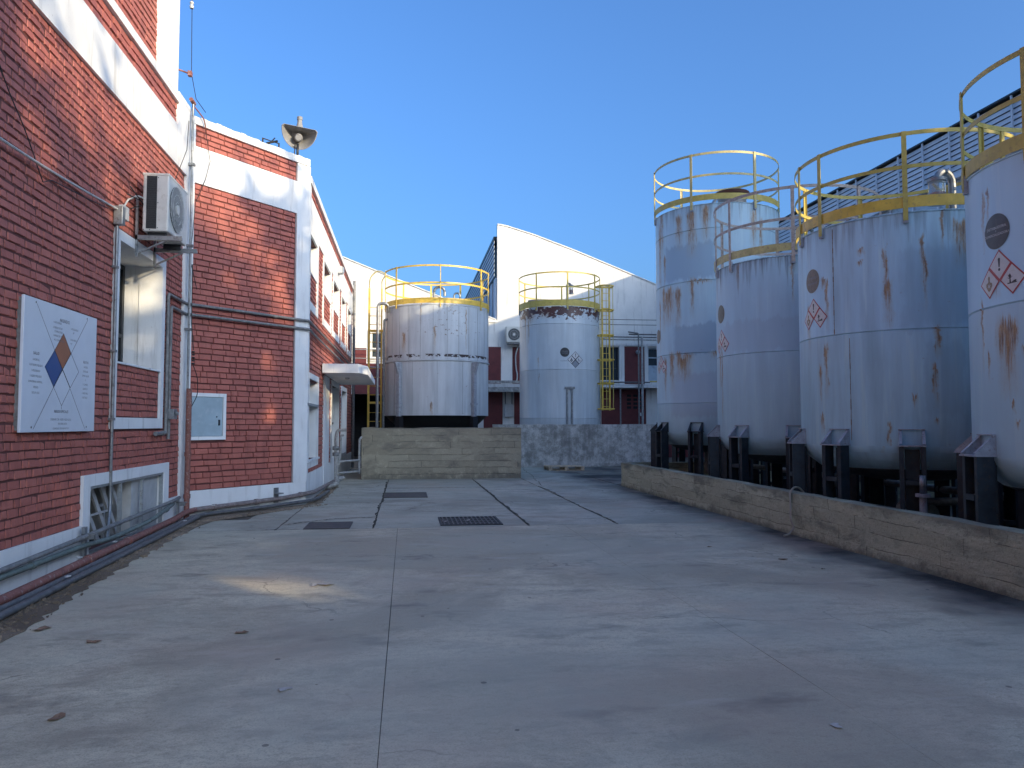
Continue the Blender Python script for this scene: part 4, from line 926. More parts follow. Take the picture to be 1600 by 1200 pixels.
# ================================================================== TANKS
def flatring(mb, c, r, z, h, a0=0., a1=360., th=.008, n=72):
    mb.lathe((c[0], c[1], z), [(r, 0), (r, h), (r + th, h), (r + th, 0), (r, 0)], max(8, int(n * (a1 - a0) / 360)), a0, a1, smooth=False)
def cylmap(c, R, thdeg, z0, lift):
    t0 = R_(thdeg); return lambda x, y: (c[0] + (R + lift) * math.cos(t0 + x / R), c[1] + (R + lift) * math.sin(t0 + x / R), z0 + y)
def ghs(parent, c, R, thd, zc, style='red', which=('!', 'health', 'env'), s=.145):
    """cluster of hazard diamonds, each with border and pictogram"""
    cen = {'!': (0, s), 'health': (-s, 0), 'env': (s, 0), 'blank': (0, -s), 'corr': (s, 0)}
    if style == 'black':
        cen = {k: v for k, v in cen.items()}
    for w_ in which:
        cx, cy = cen[w_]
        bord = M['decal_red'] if style == 'red' else M['ink']
        fade = (style == 'red' and w_ == 'health')
        g = MB(); v, f = poly_sub(dia(cx, cy, s)); put(g, v, f, cylmap(c, R, thd, zc, .003)); o = g.build('hazard_label', bord, parent)
        g = MB(); v, f = poly_sub(dia(cx, cy, s * .87)); put(g, v, f, cylmap(c, R, thd, zc, .0045)); g.build('label_field', M['decal_greyed'] if w_ == 'blank' else M['decal_white'], o)
        ink = M['decal_brown'] if fade else M['ink']; g = MB(); fm = cylmap(c, R, thd, zc, .006)
        if w_ == '!':
            for P_ in ([(-.016, .06), (.016, .06), (.008, -.02), (-.008, -.02)], circ(0, .058, .0165, 12), circ(0, -.045, .015, 12)):
                v, f = poly_sub([(x + cx, y + cy + .0) for x, y in P_]); put(g, v, f, fm)
        elif w_ == 'health':
            for P_ in (circ(0, .05, .018, 12, 1.3), [(-.012, .04), (.012, .04), (.014, .012), (.048, -.002), (.05, -.03), (.02, -.075), (0, -.085), (-.02, -.075), (-.05, -.03), (-.048, -.002), (-.014, .012)]):
                v, f = poly_sub([(x + cx, y + cy) for x, y in P_]); put(g, v, f, fm)
        elif w_ in ('env', 'corr'):
            for P_ in ([(-.06, -.045), (.055, -.045), (.05, -.052), (-.055, -.056)], [(-.034, -.045), (-.014, -.045), (-.019, .0), (-.008, .022), (-.013, .024), (-.02, .012), (-.021, .045), (-.027, .045), (-.027, .012), (-.045, .03), (-.048, .026), (-.031, .0)],
                       [(-.032, .002), (-.055, .008), (-.055, .004), (-.033, -.007)], [(-.018, .006), (.004, .016), (.004, .012), (-.018, -.001)],
                       [(-.015, -.044), (.02, -.028), (.045, -.022), (.052, -.03), (.04, -.036), (.056, -.044)]):
                v, f = poly_sub([(x + cx, y + cy + .003) for x, y in P_]); put(g, v, f, fm)
        if g.v: g.build('pictogram', ink, o)
        if w_ == 'health' :
            g = MB(); fm = cylmap(c, R, thd, zc, .0068)
            pts = [(cx + (.036 if k % 2 == 0 else .008) * math.cos(math.pi * k / 6 + .3), cy - .03 + (.036 if k % 2 == 0 else .008) * math.sin(math.pi * k / 6 + .3)) for k in range(12)]
            v, f = poly_sub(pts); put(g, v, f, fm); g.build('pictogram', M['decal_white'], o)
def roundlabel(parent, c, R, thd, zc, mat, r=.175, lines=(), tmat=None, clean=True):
    g = MB(); v, f = poly_sub(circ(0, 0, r, 36)); put(g, v, f, cylmap(c, R, thd, zc, .003)); o = g.build('round_label', mat, parent)
    if lines:
        g = MB(); fm = cylmap(c, R, thd, zc, .0055)
        for (s_, y, sz) in lines:
            v, f = text_polys(s_, sz); put(g, [(x, yy + y) for x, yy in v], f, fm)
        g.build('lettering', tmat or M['decal_white'], o)
def gooseneck(parent, x, y, z, h=.45, w=.2, r=.035, ang=0., jar=False, mat='galv', jr=.07):
    dx, dy = math.cos(R_(ang)), math.sin(R_(ang))
    pts = [(x, y, z)] + [(x + dx * (w / 2) * (1 - math.cos(R_(a_))), y + dy * (w / 2) * (1 - math.cos(R_(a_))), z + h - w / 2 + (w / 2) * math.sin(R_(a_))) for a_ in range(0, 181, 20)]
    if not jar: pts.append((x + dx * w, y + dy * w, z + h - w / 2 - .12))
    g = MB(); g.tube(pts, r, 10); o = g.build('vent_pipe', M[mat], parent)
    if jar:
        jx, jy, jz = x + dx * w, y + dy * w, z + h - w / 2
        g = MB(); g.lathe((jx, jy, jz), [(0, 0), (jr, 0), (jr, -.3), (0, -.3)], 16); g.build('jar', M['jar'], o)
        g = MB(); g.lathe((jx, jy, jz), [(0, .03), (jr * 1.15, .03), (jr * 1.15, -.01), (0, -.01)], 16); g.lathe((jx, jy, jz - .3), [(0, 0), (jr * 1.15, 0), (jr * 1.15, -.025), (0, -.025)], 16); g.build('cap', M[mat], o)
        g = MB(); g.lathe((jx, jy, jz - .29), [(0, 0), (jr * .9, 0), (jr * .9, .12), (0, .12)], 16); g.build('liquid', M['jar_pink'], o)
def groove(prof_z, R, d=.012, h=.02):   # profile points making one welded seam
    out = []
    for z in prof_z: out += [(R, z - h), (R - d, z - h / 2), (R + .004, z + h / 3), (R, z + h)]
    return out
def tank(name, label, c, R, z0, z1, seams, mat, rail, posts, rmat, pmat, tmat, legs=(), dish=True, leg_mat='navy', br_mat='bracket', top_gap=.06, a_open=None, legw=.31):
    t = thing(name, (c[0], c[1], 0), label, 'storage tank', 'large steel storage tanks')
    toe0, toe1, mid, top = rail
    prof = []
    if dish:
        for k in range(9): a_ = R_(90 * k / 8); prof.append(((R - .22) * math.sin(a_) if k < 6 else None, z0 - .42 + .0))
        prof = [(0, z0 - .52), (R * .35, z0 - .50), (R * .65, z0 - .42), (R * .82, z0 - .32), (R * .92, z0 - .2), (R * .975, z0 - .09), (R, z0)]
    else: prof = [(0, z0), (R - .001, z0), (R, z0)]
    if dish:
        g = MB(); g.lathe((c[0], c[1], 0), [(0, z0 - .525), (R * .35, z0 - .505), (R * .65, z0 - .425), (R * .825, z0 - .322), (R * .82, z0 - .30)], 64); g.build('underside_shade_cap', M['dish'], t)  # dark cap that carries the painted underside shade
    prof += groove([z for z in sorted(seams) if z > z0 + .05], R) + [(R, z1 - .02), (R + .012, z1 - .012), (R + .012, z1), (R - .01, z1 + .01), (R * .5, z1 + .07), (0, z1 + .10)]
    g = MB(); g.lathe((c[0], c[1], 0), prof, 96, -300, 60)
    shell = g.build('shell', mat, t, merge=False)
    rr = R + .02
    g = MB(); flatring(g, c, rr, toe0, toe1 - toe0); g.build('toe_board', tmat, t)
    a0, a1 = a_open if a_open else (0., 360.)
    g = MB(); flatring(g, c, rr, top - .055, .055, a0, a1); g.build('top_rail', rmat, t)
    g = MB(); flatring(g, c, rr, mid - .05, .05, a0, a1); g.build('mid_rail', rmat, t)
    for a_ in posts:
        ca, sa = math.cos(R_(a_)), math.sin(R_(a_)); g = MB()
        g.obox((c[0] + (rr + .022) * ca, c[1] + (rr + .022) * sa, (z1 - .12 + top) / 2), (ca, sa, 0), (-sa, ca, 0), (0, 0, 1), .005, .030, (top - z1 + .12) / 2)
        g.obox((c[0] + (rr + .010) * ca + .028 * sa, c[1] + (rr + .010) * sa - .028 * ca, (z1 - .12 + top) / 2), (ca, sa, 0), (-sa, ca, 0), (0, 0, 1), .016, .003, (top - z1 + .12) / 2 - .002)
        o = g.build('post', pmat, t)
        g = MB(); g.obox((c[0] + (R + .02) * ca, c[1] + (R + .02) * sa, z1 - .05), (ca, sa, 0), (-sa, ca, 0), (0, 0, 1), .02, .032, .10); g.build('foot', M['bracket'], o)
    for a_ in legs:
        ca, sa = math.cos(R_(a_)), math.sin(R_(a_)); er = Vector((ca, sa, 0)); et = Vector((-sa, ca, 0)); cc = Vector((c[0], c[1], 0))
        lt = z0 + .0; g = MB(); h2 = legw / 2
        for s_ in (-1, 1):
            g.obox(cc + er * (R + .10) + et * s_ * (h2 - .028) + Vector((0, 0, (lt + .03) / 2)), er, et, (0, 0, 1), .085, .028, (lt - .03) / 2)
        for z in (.35, .85): g.obox(cc + er * (R + .10) + Vector((0, 0, z)), er, et, (0, 0, 1), .09, h2 - .07, .03)
        g.obox(cc + er * (R - .03) + Vector((0, 0, (lt + .03) / 2 )), er, et, (0, 0, 1), .012, h2 - .07, (lt - .03) / 2)
        o = g.build('leg', M[leg_mat], t)
        g = MB()
        for s_ in (-1, 1):      # gusset plates of the bracket welded on the shell
            for (o0, o1) in ((s_ * (h2 - .008), s_ * h2),):
                pts = [(R - .01, lt + .0), (R + .20, lt + .0), (R + .20, lt + .03), (R + .01, lt + .22), (R - .01, lt + .22)]
                g.prism(pts, lambda r_, z_, k=o0: cc + er * r_ + et * k + Vector((0, 0, z_)), lambda r_, z_, k=o1: cc + er * r_ + et * k + Vector((0, 0, z_)))
        for s_ in (-1, 1): g.bar(cc + er * (R + .197) + et * s_ * (h2 - .02) + Vector((0, 0, lt + .035)), cc + er * (R + .005) + et * s_ * (h2 - .02) + Vector((0, 0, lt + .217)), .04, .006)
        g.obox(cc + er * (R + .10) + Vector((0, 0, lt + .008)), er, et, (0, 0, 1), .11, h2 + .01, .008)
        g.obox(cc + er * (R + .015) + Vector((0, 0, lt + .222)), er, et, (0, 0, 1), .02, h2, .006)
        g.build('bracket', M[br_mat], o)
    return t, shell
def U(th, R):      # shell u coordinate of an angle given in degrees
    th = th % 360
    while th > 60: th -= 360
    return R_(th) * R
R5 = 1.5
M['t3'] = m_tank('tank_blue_grey_rusty', (.44, .63, .70), (.51, .67, .71), R5,
    [(U(-173, R5), 6.2, .12, .75), (U(-168, R5), 5.3, .07, .45), (U(-135, R5), 6.1, .17, .6), (U(-148, R5), 6.2, .14, .45), (U(-122, R5), 6.3, .12, .5), (U(-177, R5), 5.6, .12, 1.0), (U(-163, R5), 4.4, .35, .45), (U(-145, R5), 2.9, .3, .3), (U(-160, R5), 4.45, .14, .5), (U(-150, R5), 4.35, .12, .55), (U(-135, R5), 4.6, .07, .5), (U(-170, R5), 4.4, .09, .6),
     (U(-158, R5), 2.85, .11, .5), (U(-150, R5), 3.05, .12, .28), (U(-168, R5), 2.7, .06, .55), (U(-78, R5), 6.1, .14, .55), (U(-70, R5), 5.9, .08, .6), (U(-140, R5), 3.15, .2, .12), (U(-128, R5), 4.95, .4, .05), (U(-178, R5), 4.0, .06, .7), (U(-112, R5), 3.22, .25, .08)],
    rustcol=(.17, .08, .035), patches=[(U(-140, R5), 5.45, .75, .45, (.32, .45, .53), .8), (U(-128, R5), 3.6, .75, .38, (.31, .44, .52), .85), (U(-120, R5), 2.3, 1.1, .55, (.39, .48, .55), .6)], speck=.25, rough=.5, blot=.25, rim=(6.78, 1.3, .5))
M['td'] = m_tank('tank_grey_blue', (.43, .63, .72), (.49, .67, .74), R5,
    [(U(-160, R5), 4.35, .05, .25), (U(174, R5), 2.6, .05, .4), (U(178, R5), 2.3, .04, .8), (U(-120, R5), 4.1, .03, .4)], patches=[(U(-130, R5), 3.2, 1.4, .32, (.38, .50, .57), .5)], speck=.12, rough=.5, blot=.3, rim=(4.6, 1.2, .8))
M['t4'] = m_tank('tank_streaky_blue', (.44, .67, .77), (.51, .72, .81), R5,
    [(U(-167, R5), 3.3, .05, .38), (U(-170, R5), 3.6, .06, .1), (U(-168, R5), 2.35, .05, .42), (U(-173, R5), 2.2, .04, .3), (U(-134, R5), 3.55, .035, .45), (U(-133, R5), 3.2, .075, .35), (U(-117, R5), 3.75, .04, .35), (U(-116, R5), 3.5, .035, .4), (U(-111, R5), 2.65, .05, .22), (U(-113, R5), 2.1, .04, .3),
     (U(-146, R5), 3.95, .06, .05), (U(-146, R5), 3.8, .05, .04), (U(-108, R5), 4.15, .03, .3), (U(-122, R5), 1.92, .04, .07), (U(-134, R5), 1.4, .03, .22), (U(-172, R5), 1.6, .05, .16), (U(-98, R5), 3.95, .16, .35), (U(-112, R5), 1.65, .03, .05), (U(176, R5), 3.0, .06, .35), (U(-169, R5), 3.62, .05, .07)],
    speck=.2, rough=.42, blot=.6, patches=[(U(-104, R5), 3.4, .62, .55, (.31, .45, .53), .4), (U(-108, R5), 2.2, .25, .5, (.33, .48, .56), .35), (U(-118, R5), 3.0, .28, .18, (.37, .53, .61), .4)], drips=.6, rim=(4.42, 1.0, .5))
M['t5'] = m_tank('tank_pale_blue', (.46, .68, .78), (.52, .72, .80), R5,
    [(U(168, R5), 3.7, .04, .32), (U(171, R5), 3.8, .025, .25), (U(178, R5), 2.38, .13, .22), (U(-177, R5), 2.42, .07, .16), (U(180, R5), 2.25, .16, .42), (U(169, R5), 2.2, .025, .16), (U(-178, R5), 1.75, .025, .07), (U(-176, R5), 1.62, .03, .04), (U(175, R5), 2.98, .07, .16), (U(-172, R5), 2.3, .05, .1), (U(165, R5), 2.5, .03, .4)],
    rustcol=(.15, .07, .035), speck=.2, rough=.42, blot=.18)
R1, R2 = 1.73, 1.6
M['t1'] = m_tank('tank_weathered_silver', (.52, .555, .57), (.62, .65, .65), R1,
    [(U(-95, R1), 4.3, .05, .4), (U(-46, R1), 2.8, .05, .8), (U(-98, R1), 2.05, .05, .25), (U(-130, R1), 4.2, .1, .35), (U(-110, R1), 5.1, .03, .4), (U(-60, R1), 4.5, .03, .8)], rustcol=(.10, .05, .035), speck=.6, rough=.45, blot=.5,
    band=[(3.66, 3.80, .50, (.05, .035, .03), 4.5), (3.7, 4.9, .64, (.22, .17, .14), 9.), (4.7, 5.4, .66, (.35, .31, .27), 10.)])
M['t1_low'] = M['t1']
M['t2'] = m_tank('tank_silver', (.50, .55, .56), (.58, .63, .63), R2,
    [(U(-150, R2), 5.2, .07, .5), (U(-158, R2), 5.3, .05, .7), (U(-132, R2), 3.95, .025, .22), (U(-131, R2), 3.35, .02, .2), (U(-148, R2), 5.75, .5, .34), (U(-120, R2), 5.86, .5, .22)], rustcol=(.085, .022, .018), speck=.12, rough=.36, blot=.3,
    band=[(5.58, 6.1, .43, (.075, .025, .02), 4.2), (5.4, 5.9, .60, (.06, .03, .028), 9.)])

# --- tank 3 (far, tall, rusty)
c3 = (7.72, 18.30)
T3, sh = tank('storage_tank', 'tallest rust-streaked grey tank with a manhole, at the far end of the right row', c3, 1.5, 1.42, 6.78, [2.1, 3.28, 4.98, 6.2], M['t3'], (6.86, 7.0, 7.48, 8.0), (-134, -77, -17, 43, 103, 170), M['yellow_pale'], M['yellow_pale'], M['yellow_dull'], (-170, -132, -92, -52, -12, 28, 68, 108, 148), br_mat='navy')
g = MB(); g.lathe((c3[0] + .1, c3[1] - .75, 6.8), [(.34, 0), (.34, .33), (.41, .34), (.42, .40), (.41, .42), (0, .45)], 28)
mh = g.build('manhole', m_tank('manhole_rusty', (.30, .27, .22), (.34, .30, .25), 1., [], speck=.6, band=[(.2, .45, .40, (.10, .035, .02), 4.)]), T3)
g = MB(); g.tube([(c3[0] - .5, c3[1] - 1.0, 6.85), (c3[0] - .42, c3[1] - 1.0, 6.98), (c3[0] - .38, c3[1] - .95, 7.1)], .04, 8); g.build('handle', M['galv'], mh)
ghs(T3, c3, 1.5, -177, 3.0, s=.15); roundlabel(T3, c3, 1.5, 176, 3.78, M['decal_tan'])
# --- tank D
cD = (7.5, 13.97)
TD, sh = tank('storage_tank', 'shorter grey tank with bleached pale rails, second from the far end of the right row', cD, 1.5, 1.36, 4.60, [2.9], M['td'], (4.68, 4.82, 5.28, 5.84), (-166, -119, -73, -30, 20, 75, 130, 172), M['bleached'], M['bleached'], M['yellow_pale'], (165, -158, -120, -80, -40, 0, 40, 80, 122))
ghs(TD, cD, 1.5, 178, 3.12, s=.15); roundlabel(TD, cD, 1.5, 177, 3.72, M['decal_dark'])
gooseneck(TD, cD[0] + .3, cD[1] + .3, 4.65, .9, .25, .035, 0, mat='pipe_green')
# --- tank 4
c4 = (7.4, 10.52)
T4, sh = tank('storage_tank', 'wide streaked blue tank with yellow rail and glass vent jar, second nearest on the right', c4, 1.5, 1.31, 4.42, [2.86], M['t4'], (4.47, 4.62, 5.05, 5.50), (170, -169, -124, -74, -25, 30, 80, 125), M['yellow_dull'], M['yellow_dull'], M['yellow'], (163, -160, -124, -84, -44, -4, 36, 76, 120))
ghs(T4, c4, 1.5, -178, 3.14, s=.15); roundlabel(T4, c4, 1.5, -179, 3.70, M['decal_tan'], lines=(('SOLVENTES', .04, .045), ('Y', -.005, .03), ('DISOLVENTES', -.04, .04)), tmat=M['decal_greyed'])
g = MB(); zz = 4.4
for k in range(22):
    a_ = R_(-162); g.obox((c4[0] + 1.501 * math.cos(a_ + rng.uniform(-.003, .003)), c4[1] + 1.501 * math.sin(a_), 2.9 + k * .068), (math.cos(a_), math.sin(a_), 0), (-math.sin(a_), math.cos(a_), 0), (0, 0, 1), .003, rng.choice([.002, .003, .006]), .036)
for k in range(20):
    a_ = R_(-153); g.obox((c4[0] + 1.501 * math.cos(a_ + rng.uniform(-.003, .003)), c4[1] + 1.501 * math.sin(a_), 1.42 + k * .07), (math.cos(a_), math.sin(a_), 0), (-math.sin(a_), math.cos(a_), 0), (0, 0, 1), .003, rng.choice([.002, .003, .005]), .038)
g.build('weld_seam', M['leaf_dry'], T4)
gooseneck(T4, c4[0] + .12, c4[1] - .9, 4.48, .62, .30, .05, 195, jar=True, jr=.11)
# --- tank 5
c5 = (7.4, 6.84)
T5, sh = tank('storage_tank', 'nearest pale blue tank at the right edge, with hazard diamonds and dark round label', c5, 1.5, 1.27, 4.26, [2.8], M['t5'], (4.27, 4.42, 4.80, 5.25), (153, -168, -128, -80, -30, 20, 65, 110), M['yellow_dull'], M['yellow_dull'], M['yellow_dull'], (166, -158, -118, -78, -38, 2, 42, 84, 125))
ghs(T5, c5, 1.5, 177.2, 3.04, s=.16)
roundlabel(T5, c5, 1.5, 176, 3.55, M['decal_dark'], r=.18, lines=(('DISTRIBUIDORA', .035, .038), ('Y', .0, .028), ('COMERCIALIZADORA', -.035, .036)), tmat=M['decal_white'])

# --- tank 1 (left rear)
c1 = (1.01, 25.91)
T1 = thing('storage_tank', (c1[0], c1[1], 0), 'wide weathered silver tank with yellow rail behind the brown concrete box', 'storage tank', 'large steel storage tanks')
prof = [(0, 1.85), (R1 + .0, 1.88), (R1, 1.9)] + [(R1, 3.60), (R1 - .01, 3.605), (R1 + .035, 3.61), (R1 + .035, 3.645), (R1 - .01, 3.65), (R1 + .0, 3.66), (R1, 5.37), (R1 + .02, 5.375), (R1 + .02, 5.42), (R1 - .02, 5.43), (0, 5.55)]
g = MB(); g.lathe((c1[0], c1[1], 0), prof, 96, -300, 60); g.build('shell', M['t1'], T1)
g = MB(); g.lathe((c1[0], c1[1], 0), [(R1 - .02, 1.895), (R1 * .78, 1.55), (R1 * .5, 1.15), (.2, .8), (0, .78)], 48); g.build('hopper', M['black'], T1)
g = MB()
for k in range(26):
    a_ = R_(-176 + k * 13.3 + rng.uniform(-1.5, 1.5))
    z0_, z1_ = (3.67, 5.36) if k % 1 == 0 else (1.92, 3.58)
    g.obox((c1[0] + R1 * math.cos(a_), c1[1] + R1 * math.sin(a_), 4.51), (math.cos(a_), math.sin(a_), 0), (-math.sin(a_), math.cos(a_), 0), (0, 0, 1), .006, .006, .85)
    if k % 2 == 0: g.obox((c1[0] + R1 * math.cos(a_ + .08), c1[1] + R1 * math.sin(a_ + .08), 2.75), (math.cos(a_), math.sin(a_), 0), (-math.sin(a_), math.cos(a_), 0), (0, 0, 1), .006, .005, .83)
g.build('plate_seam', M['frame_grey'], T1)
for a_ in (-134, -51, 40, 130):
    ca, sa = math.cos(R_(a_)), math.sin(R_(a_)); er = Vector((ca, sa, 0)); et = Vector((-sa, ca, 0)); cc = Vector((c1[0], c1[1], 0)); g = MB()
    g.obox(cc + er * (R1 + .07) + Vector((0, 0, 2.7)), er, et, (0, 0, 1), .06, .06, .85)
    g.prism([(R1, 3.58), (R1 + .28, 3.58), (R1 + .13, 3.2), (R1, 3.1)], lambda r_, z_: cc + er * r_ + et * -.04 + Vector((0, 0, z_)), lambda r_, z_: cc + er * r_ + et * .04 + Vector((0, 0, z_)))
    g.obox(cc + er * (R1 + .07) + Vector((0, 0, 2.25)), er, et, (0, 0, 1), .075, .09, .03)
    o = g.build('leg', M['bracket'], T1); g = MB(); g.obox(cc + er * (R1 + .05) + Vector((0, 0, .93)), er, et, (0, 0, 1), .09, .10, .92); g.build('foot_column', M['black'], o)
g = MB(); flatring(g, c1, R1 + .02, 5.43, .17); g.build('toe_board', M['yellow'], T1)
g = MB(); flatring(g, c1, R1 + .02, 6.60, .055); g.build('top_rail', M['yellow'], T1)
g = MB(); flatring(g, c1, R1 + .02, 6.05, .055); g.build('mid_rail', M['yellow'], T1)
for a_ in (-166, -140, -89, -39, -20, 25, 60, 95, 130):
    ca, sa = math.cos(R_(a_)), math.sin(R_(a_)); g = MB(); w_ = .03 if a_ != -89 else .012
    g.obox((c1[0] + (R1 + .045) * ca, c1[1] + (R1 + .045) * sa, 5.98), (ca, sa, 0), (-sa, ca, 0), (0, 0, 1), .008, w_, .68); g.build('post', M['yellow'], T1)
gooseneck(T1, c1[0] - .15, c1[1] - 1.1, 5.5, .55, .35, .045, 0)
gooseneck(T1, c1[0] + .55, c1[1] - .3, 5.5, .5, .2, .03, 0)
g = MB(); g.lathe((c1[0] + 1.05, c1[1] - .6, 5.42), [(.4, 0), (.4, .2), (.44, .21), (.44, .25), (0, .3)], 24); g.build('manhole', M['horn'], T1)
# ladder of tank 1
LD = thing('caged_ladder', (-1.15, 26.4, 0), 'yellow steel ladder with safety hoops left of the weathered silver tank', 'ladder')
g = MB(); g.bar((-1.28, 26.5, .05), (-1.28, 26.5, 6.25), .07, .05, (0, 1, 0)); g.bar((-.86, 26.5, .05), (-.86, 26.5, 6.25), .05, .05, (0, 1, 0)); g.build('stile', M['yellow'], LD)
for k in range(18):
    g = MB(); g.tube([(-1.26, 26.5, .5 + k * .3), (-.88, 26.5, .5 + k * .3)], .012, 6); g.build('rung', M['yellow'], LD)
g = MB(); g.tube(fillet([(-1.28, 26.5, 6.2), (-1.27, 26.4, 6.6), (-1.0, 26.3, 6.85), (-.72, 26.2, 6.7)], .25, 8), .022, 8); g.tube(fillet([(-.86, 26.5, 6.2), (-.86, 26.4, 6.5), (-.74, 26.25, 6.65)], .1), .02, 8); g.build('top_hoop', M['yellow_pale'], LD)
for z in (4.75, 2.3):
    g = MB(); g.box(-1.28, -.6, 26.42, 26.5, z, z + .07); g.build('tie_bar', M['yellow'], LD)
pipe('tank_pipe', 'tall pale pipe with bent top just left of the weathered silver tank', [(-.93, 25.0, 1.4), (-.93, 25.0, 5.5), (-.6, 25.0, 5.5), (-.6, 25.1, 5.2)], .05, M['galv'], rad=.14)
pipe('tank_pipe', 'thinner dark pipe between the tall pale pipe and the weathered silver tank', [(-.74, 25.3, 1.4), (-.74, 25.3, 5.0), (-.62, 25.4, 5.05)], .04, M['pipe_grey'], rad=.06)

# --- tank 2 (right rear)
c2 = (6.09, 30.27)
T2, sh = tank('storage_tank', 'silver tank with peeling rusty rim behind the mottled grey wall', c2, R2, 1.3, 6.12, [1.83, 3.7, 5.46], M['t2'], (6.14, 6.38, 6.90, 7.47), (178, -134, -90, -43, -14, 30, 75, 140), M['yellow_dull'], M['yellow_dull'], M['yellow_dull'], (), dish=False)
g = MB(); g.lathe((c2[0], c2[1], 0), [(R2 - .05, 1.3), (R2 - .05, 0.02)], 48); g.build('skirt', M['greywall'], T2)
g = MB(); a_ = R_(-90)
g.box(c2[0] - .06, c2[0] + .0, c2[1] - R2 - .06, c2[1] - R2 + .02, 1.55, 2.95); g.box(c2[0] + .13, c2[0] + .19, c2[1] - R2 - .06, c2[1] - R2 + .02, 1.55, 2.95); g.box(c2[0] - .12, c2[0] + .26, c2[1] - R2 - .07, c2[1] - R2 + .04, 2.95, 3.03)
g.build('guide_channel', M['galv'], T2)
g = MB(); g.lathe((c2[0] - 1.0, c2[1] - .55, 6.2), [(.33, -.1), (.33, .22), (.37, .23), (.37, .27), (0, .3)], 24); g.build('manhole', M['bleached'], T2)
ghs(T2, c2, R2, -79, 4.07, 'black', ('!', 'health', 'corr', 'blank'), s=.16)
roundlabel(T2, c2, R2, -94, 4.35, M['decal_dark'], r=.18, lines=(('SOLVENTE', .035, .05), ('INDUSTRIAL', -.035, .045)), tmat=M['decal_greyed'])
g = MB(); v, f = text_polys('SOLVENTE-01', .055); put(g, v, f, cylmap(c2, R2, -94, 4.02, .005)); g.build('lettering', M['ink_grey'], T2)
gooseneck(T2, c2[0] + .05, c2[1] - 1.3, 6.1, .95, .16, .04, 0, jar=True, jr=.08)
g = MB(); g.tube(fillet([(c2[0] + .3, c2[1] - .8, 6.2), (c2[0] + .5, c2[1] - .8, 6.5), (c2[0] + .8, c2[1] - .8, 6.5), (c2[0] + 1.0, c2[1] - .8, 6.2)], .1), .03, 8); g.build('vent_pipe', M['galv'], T2)
L2 = thing('caged_ladder', (7.85, 29.5, 0), 'yellow caged steel ladder on the right of the rusty-rimmed tank', 'ladder')
g = MB()
for x in (7.66, 7.95): g.box(x - .03, x + .03, 29.46, 29.52, 2.15, 7.1)
g.build('stile', M['yellow'], L2)
for k in range(16):
    g = MB(); g.tube([(7.66, 29.5, 2.3 + k * .3), (7.95, 29.5, 2.3 + k * .3)], .011, 6); g.build('rung', M['yellow'], L2)
for z in (7.05, 6.1, 5.1, 4.13, 3.2, 2.2):
    g = MB(); g.tube([(7.45, 29.75, z), (7.45, 29.35, z), (7.55, 29.12, z), (7.85, 29.05, z), (8.05, 29.2, z), (8.08, 29.5, z)], .028, 6); g.box(7.40, 8.08, 29.52, 29.58, z - .035, z + .035); g.build('safety_hoop', M['yellow'], L2)
for x in (7.47, 7.72, 8.02):
    g = MB(); yy = 29.08 if x != 8.02 else 29.2; g.box(x - .012, x + .012, yy, yy + .01, 2.2, 7.05); g.build('cage_strap', M['yellow_dull'], L2)

# --- things under the right tanks: pipework and pumps
for i, (y0, y1, x, z, r, lab) in enumerate(((3, 18.8, 6.6, .42, .05, 'long dark product pipe running under the right row of tanks'), (3, 18.8, 8.6, .55, .06, 'second long product pipe behind the first under the right row of tanks'))):
    pipe('product_pipe', lab, [(x, y0, z), (x, y1, z)], r, M['pipe_grey'] if i else M['pipe_green'], group='pipes under the tanks')
for i, (x, y, lab) in enumerate(((6.5, 8.7, 'small pump with flanges under the gap between the two nearest tanks'), (6.7, 12.2, 'small pump with flanges under the gap between the second and third tanks'), (6.6, 5.2, 'small pump with flanges under the nearest tank'), (7.6, 10.6, 'small pump with flanges below the wide streaked tank'))):
    t = thing('pump', (x, y, 0), lab, 'pump', 'pumps under the tanks')
    g = MB(); g.box(x - .2, x + .2, y - .35, y + .35, .03, .12); g.build('base', M['greywall'], t)
    g = MB(); g.tube([(x, y - .25, .3), (x, y + .1, .3)], .13, 14); g.tube([(x, y + .1, .3), (x, y + .25, .3)], .07, 12); g.build('motor', M['pipe_green'], t)
    g = MB(); g.tube([(x, y + .25, .3), (x, y + .36, .3)], .15, 14); g.tube([(x, y + .3, .4), (x, y + .3, .7)], .045, 10); g.tube([(x, y + .3, .68), (x, y + .3, .72)], .09, 12); g.build('casing', M['bracket'], t)
    g = MB(); g.tube([(x, y + .3, .72), (x, y + .3, .95)], .04, 10); g.build('outlet', M['pipe_red'] if i % 2 else M['galv'], t)
pipe('drain_pipe', 'pale vertical drain pipe with round foot under the nearest tank', [(6.35, 6.3, .66), (6.35, 6.3, 1.05)], .03, M['bracket'])
for i, y in enumerate((10.55, 13.95, 18.3, 6.85)):
    pipe('outlet_pipe', ('dark outlet pipe dropping from the bottom of the wide streaked tank', 'dark outlet pipe dropping from the bottom of the shorter tank with bleached rails', 'dark outlet pipe dropping from the bottom of the tallest tank', 'dark outlet pipe dropping from the bottom of the nearest tank')[i], [(7.4, y, .95), (7.4, y, .45), (8.5, y, .45)], .06, M['pipe_grey'], rad=.1, group='tank outlet pipes')

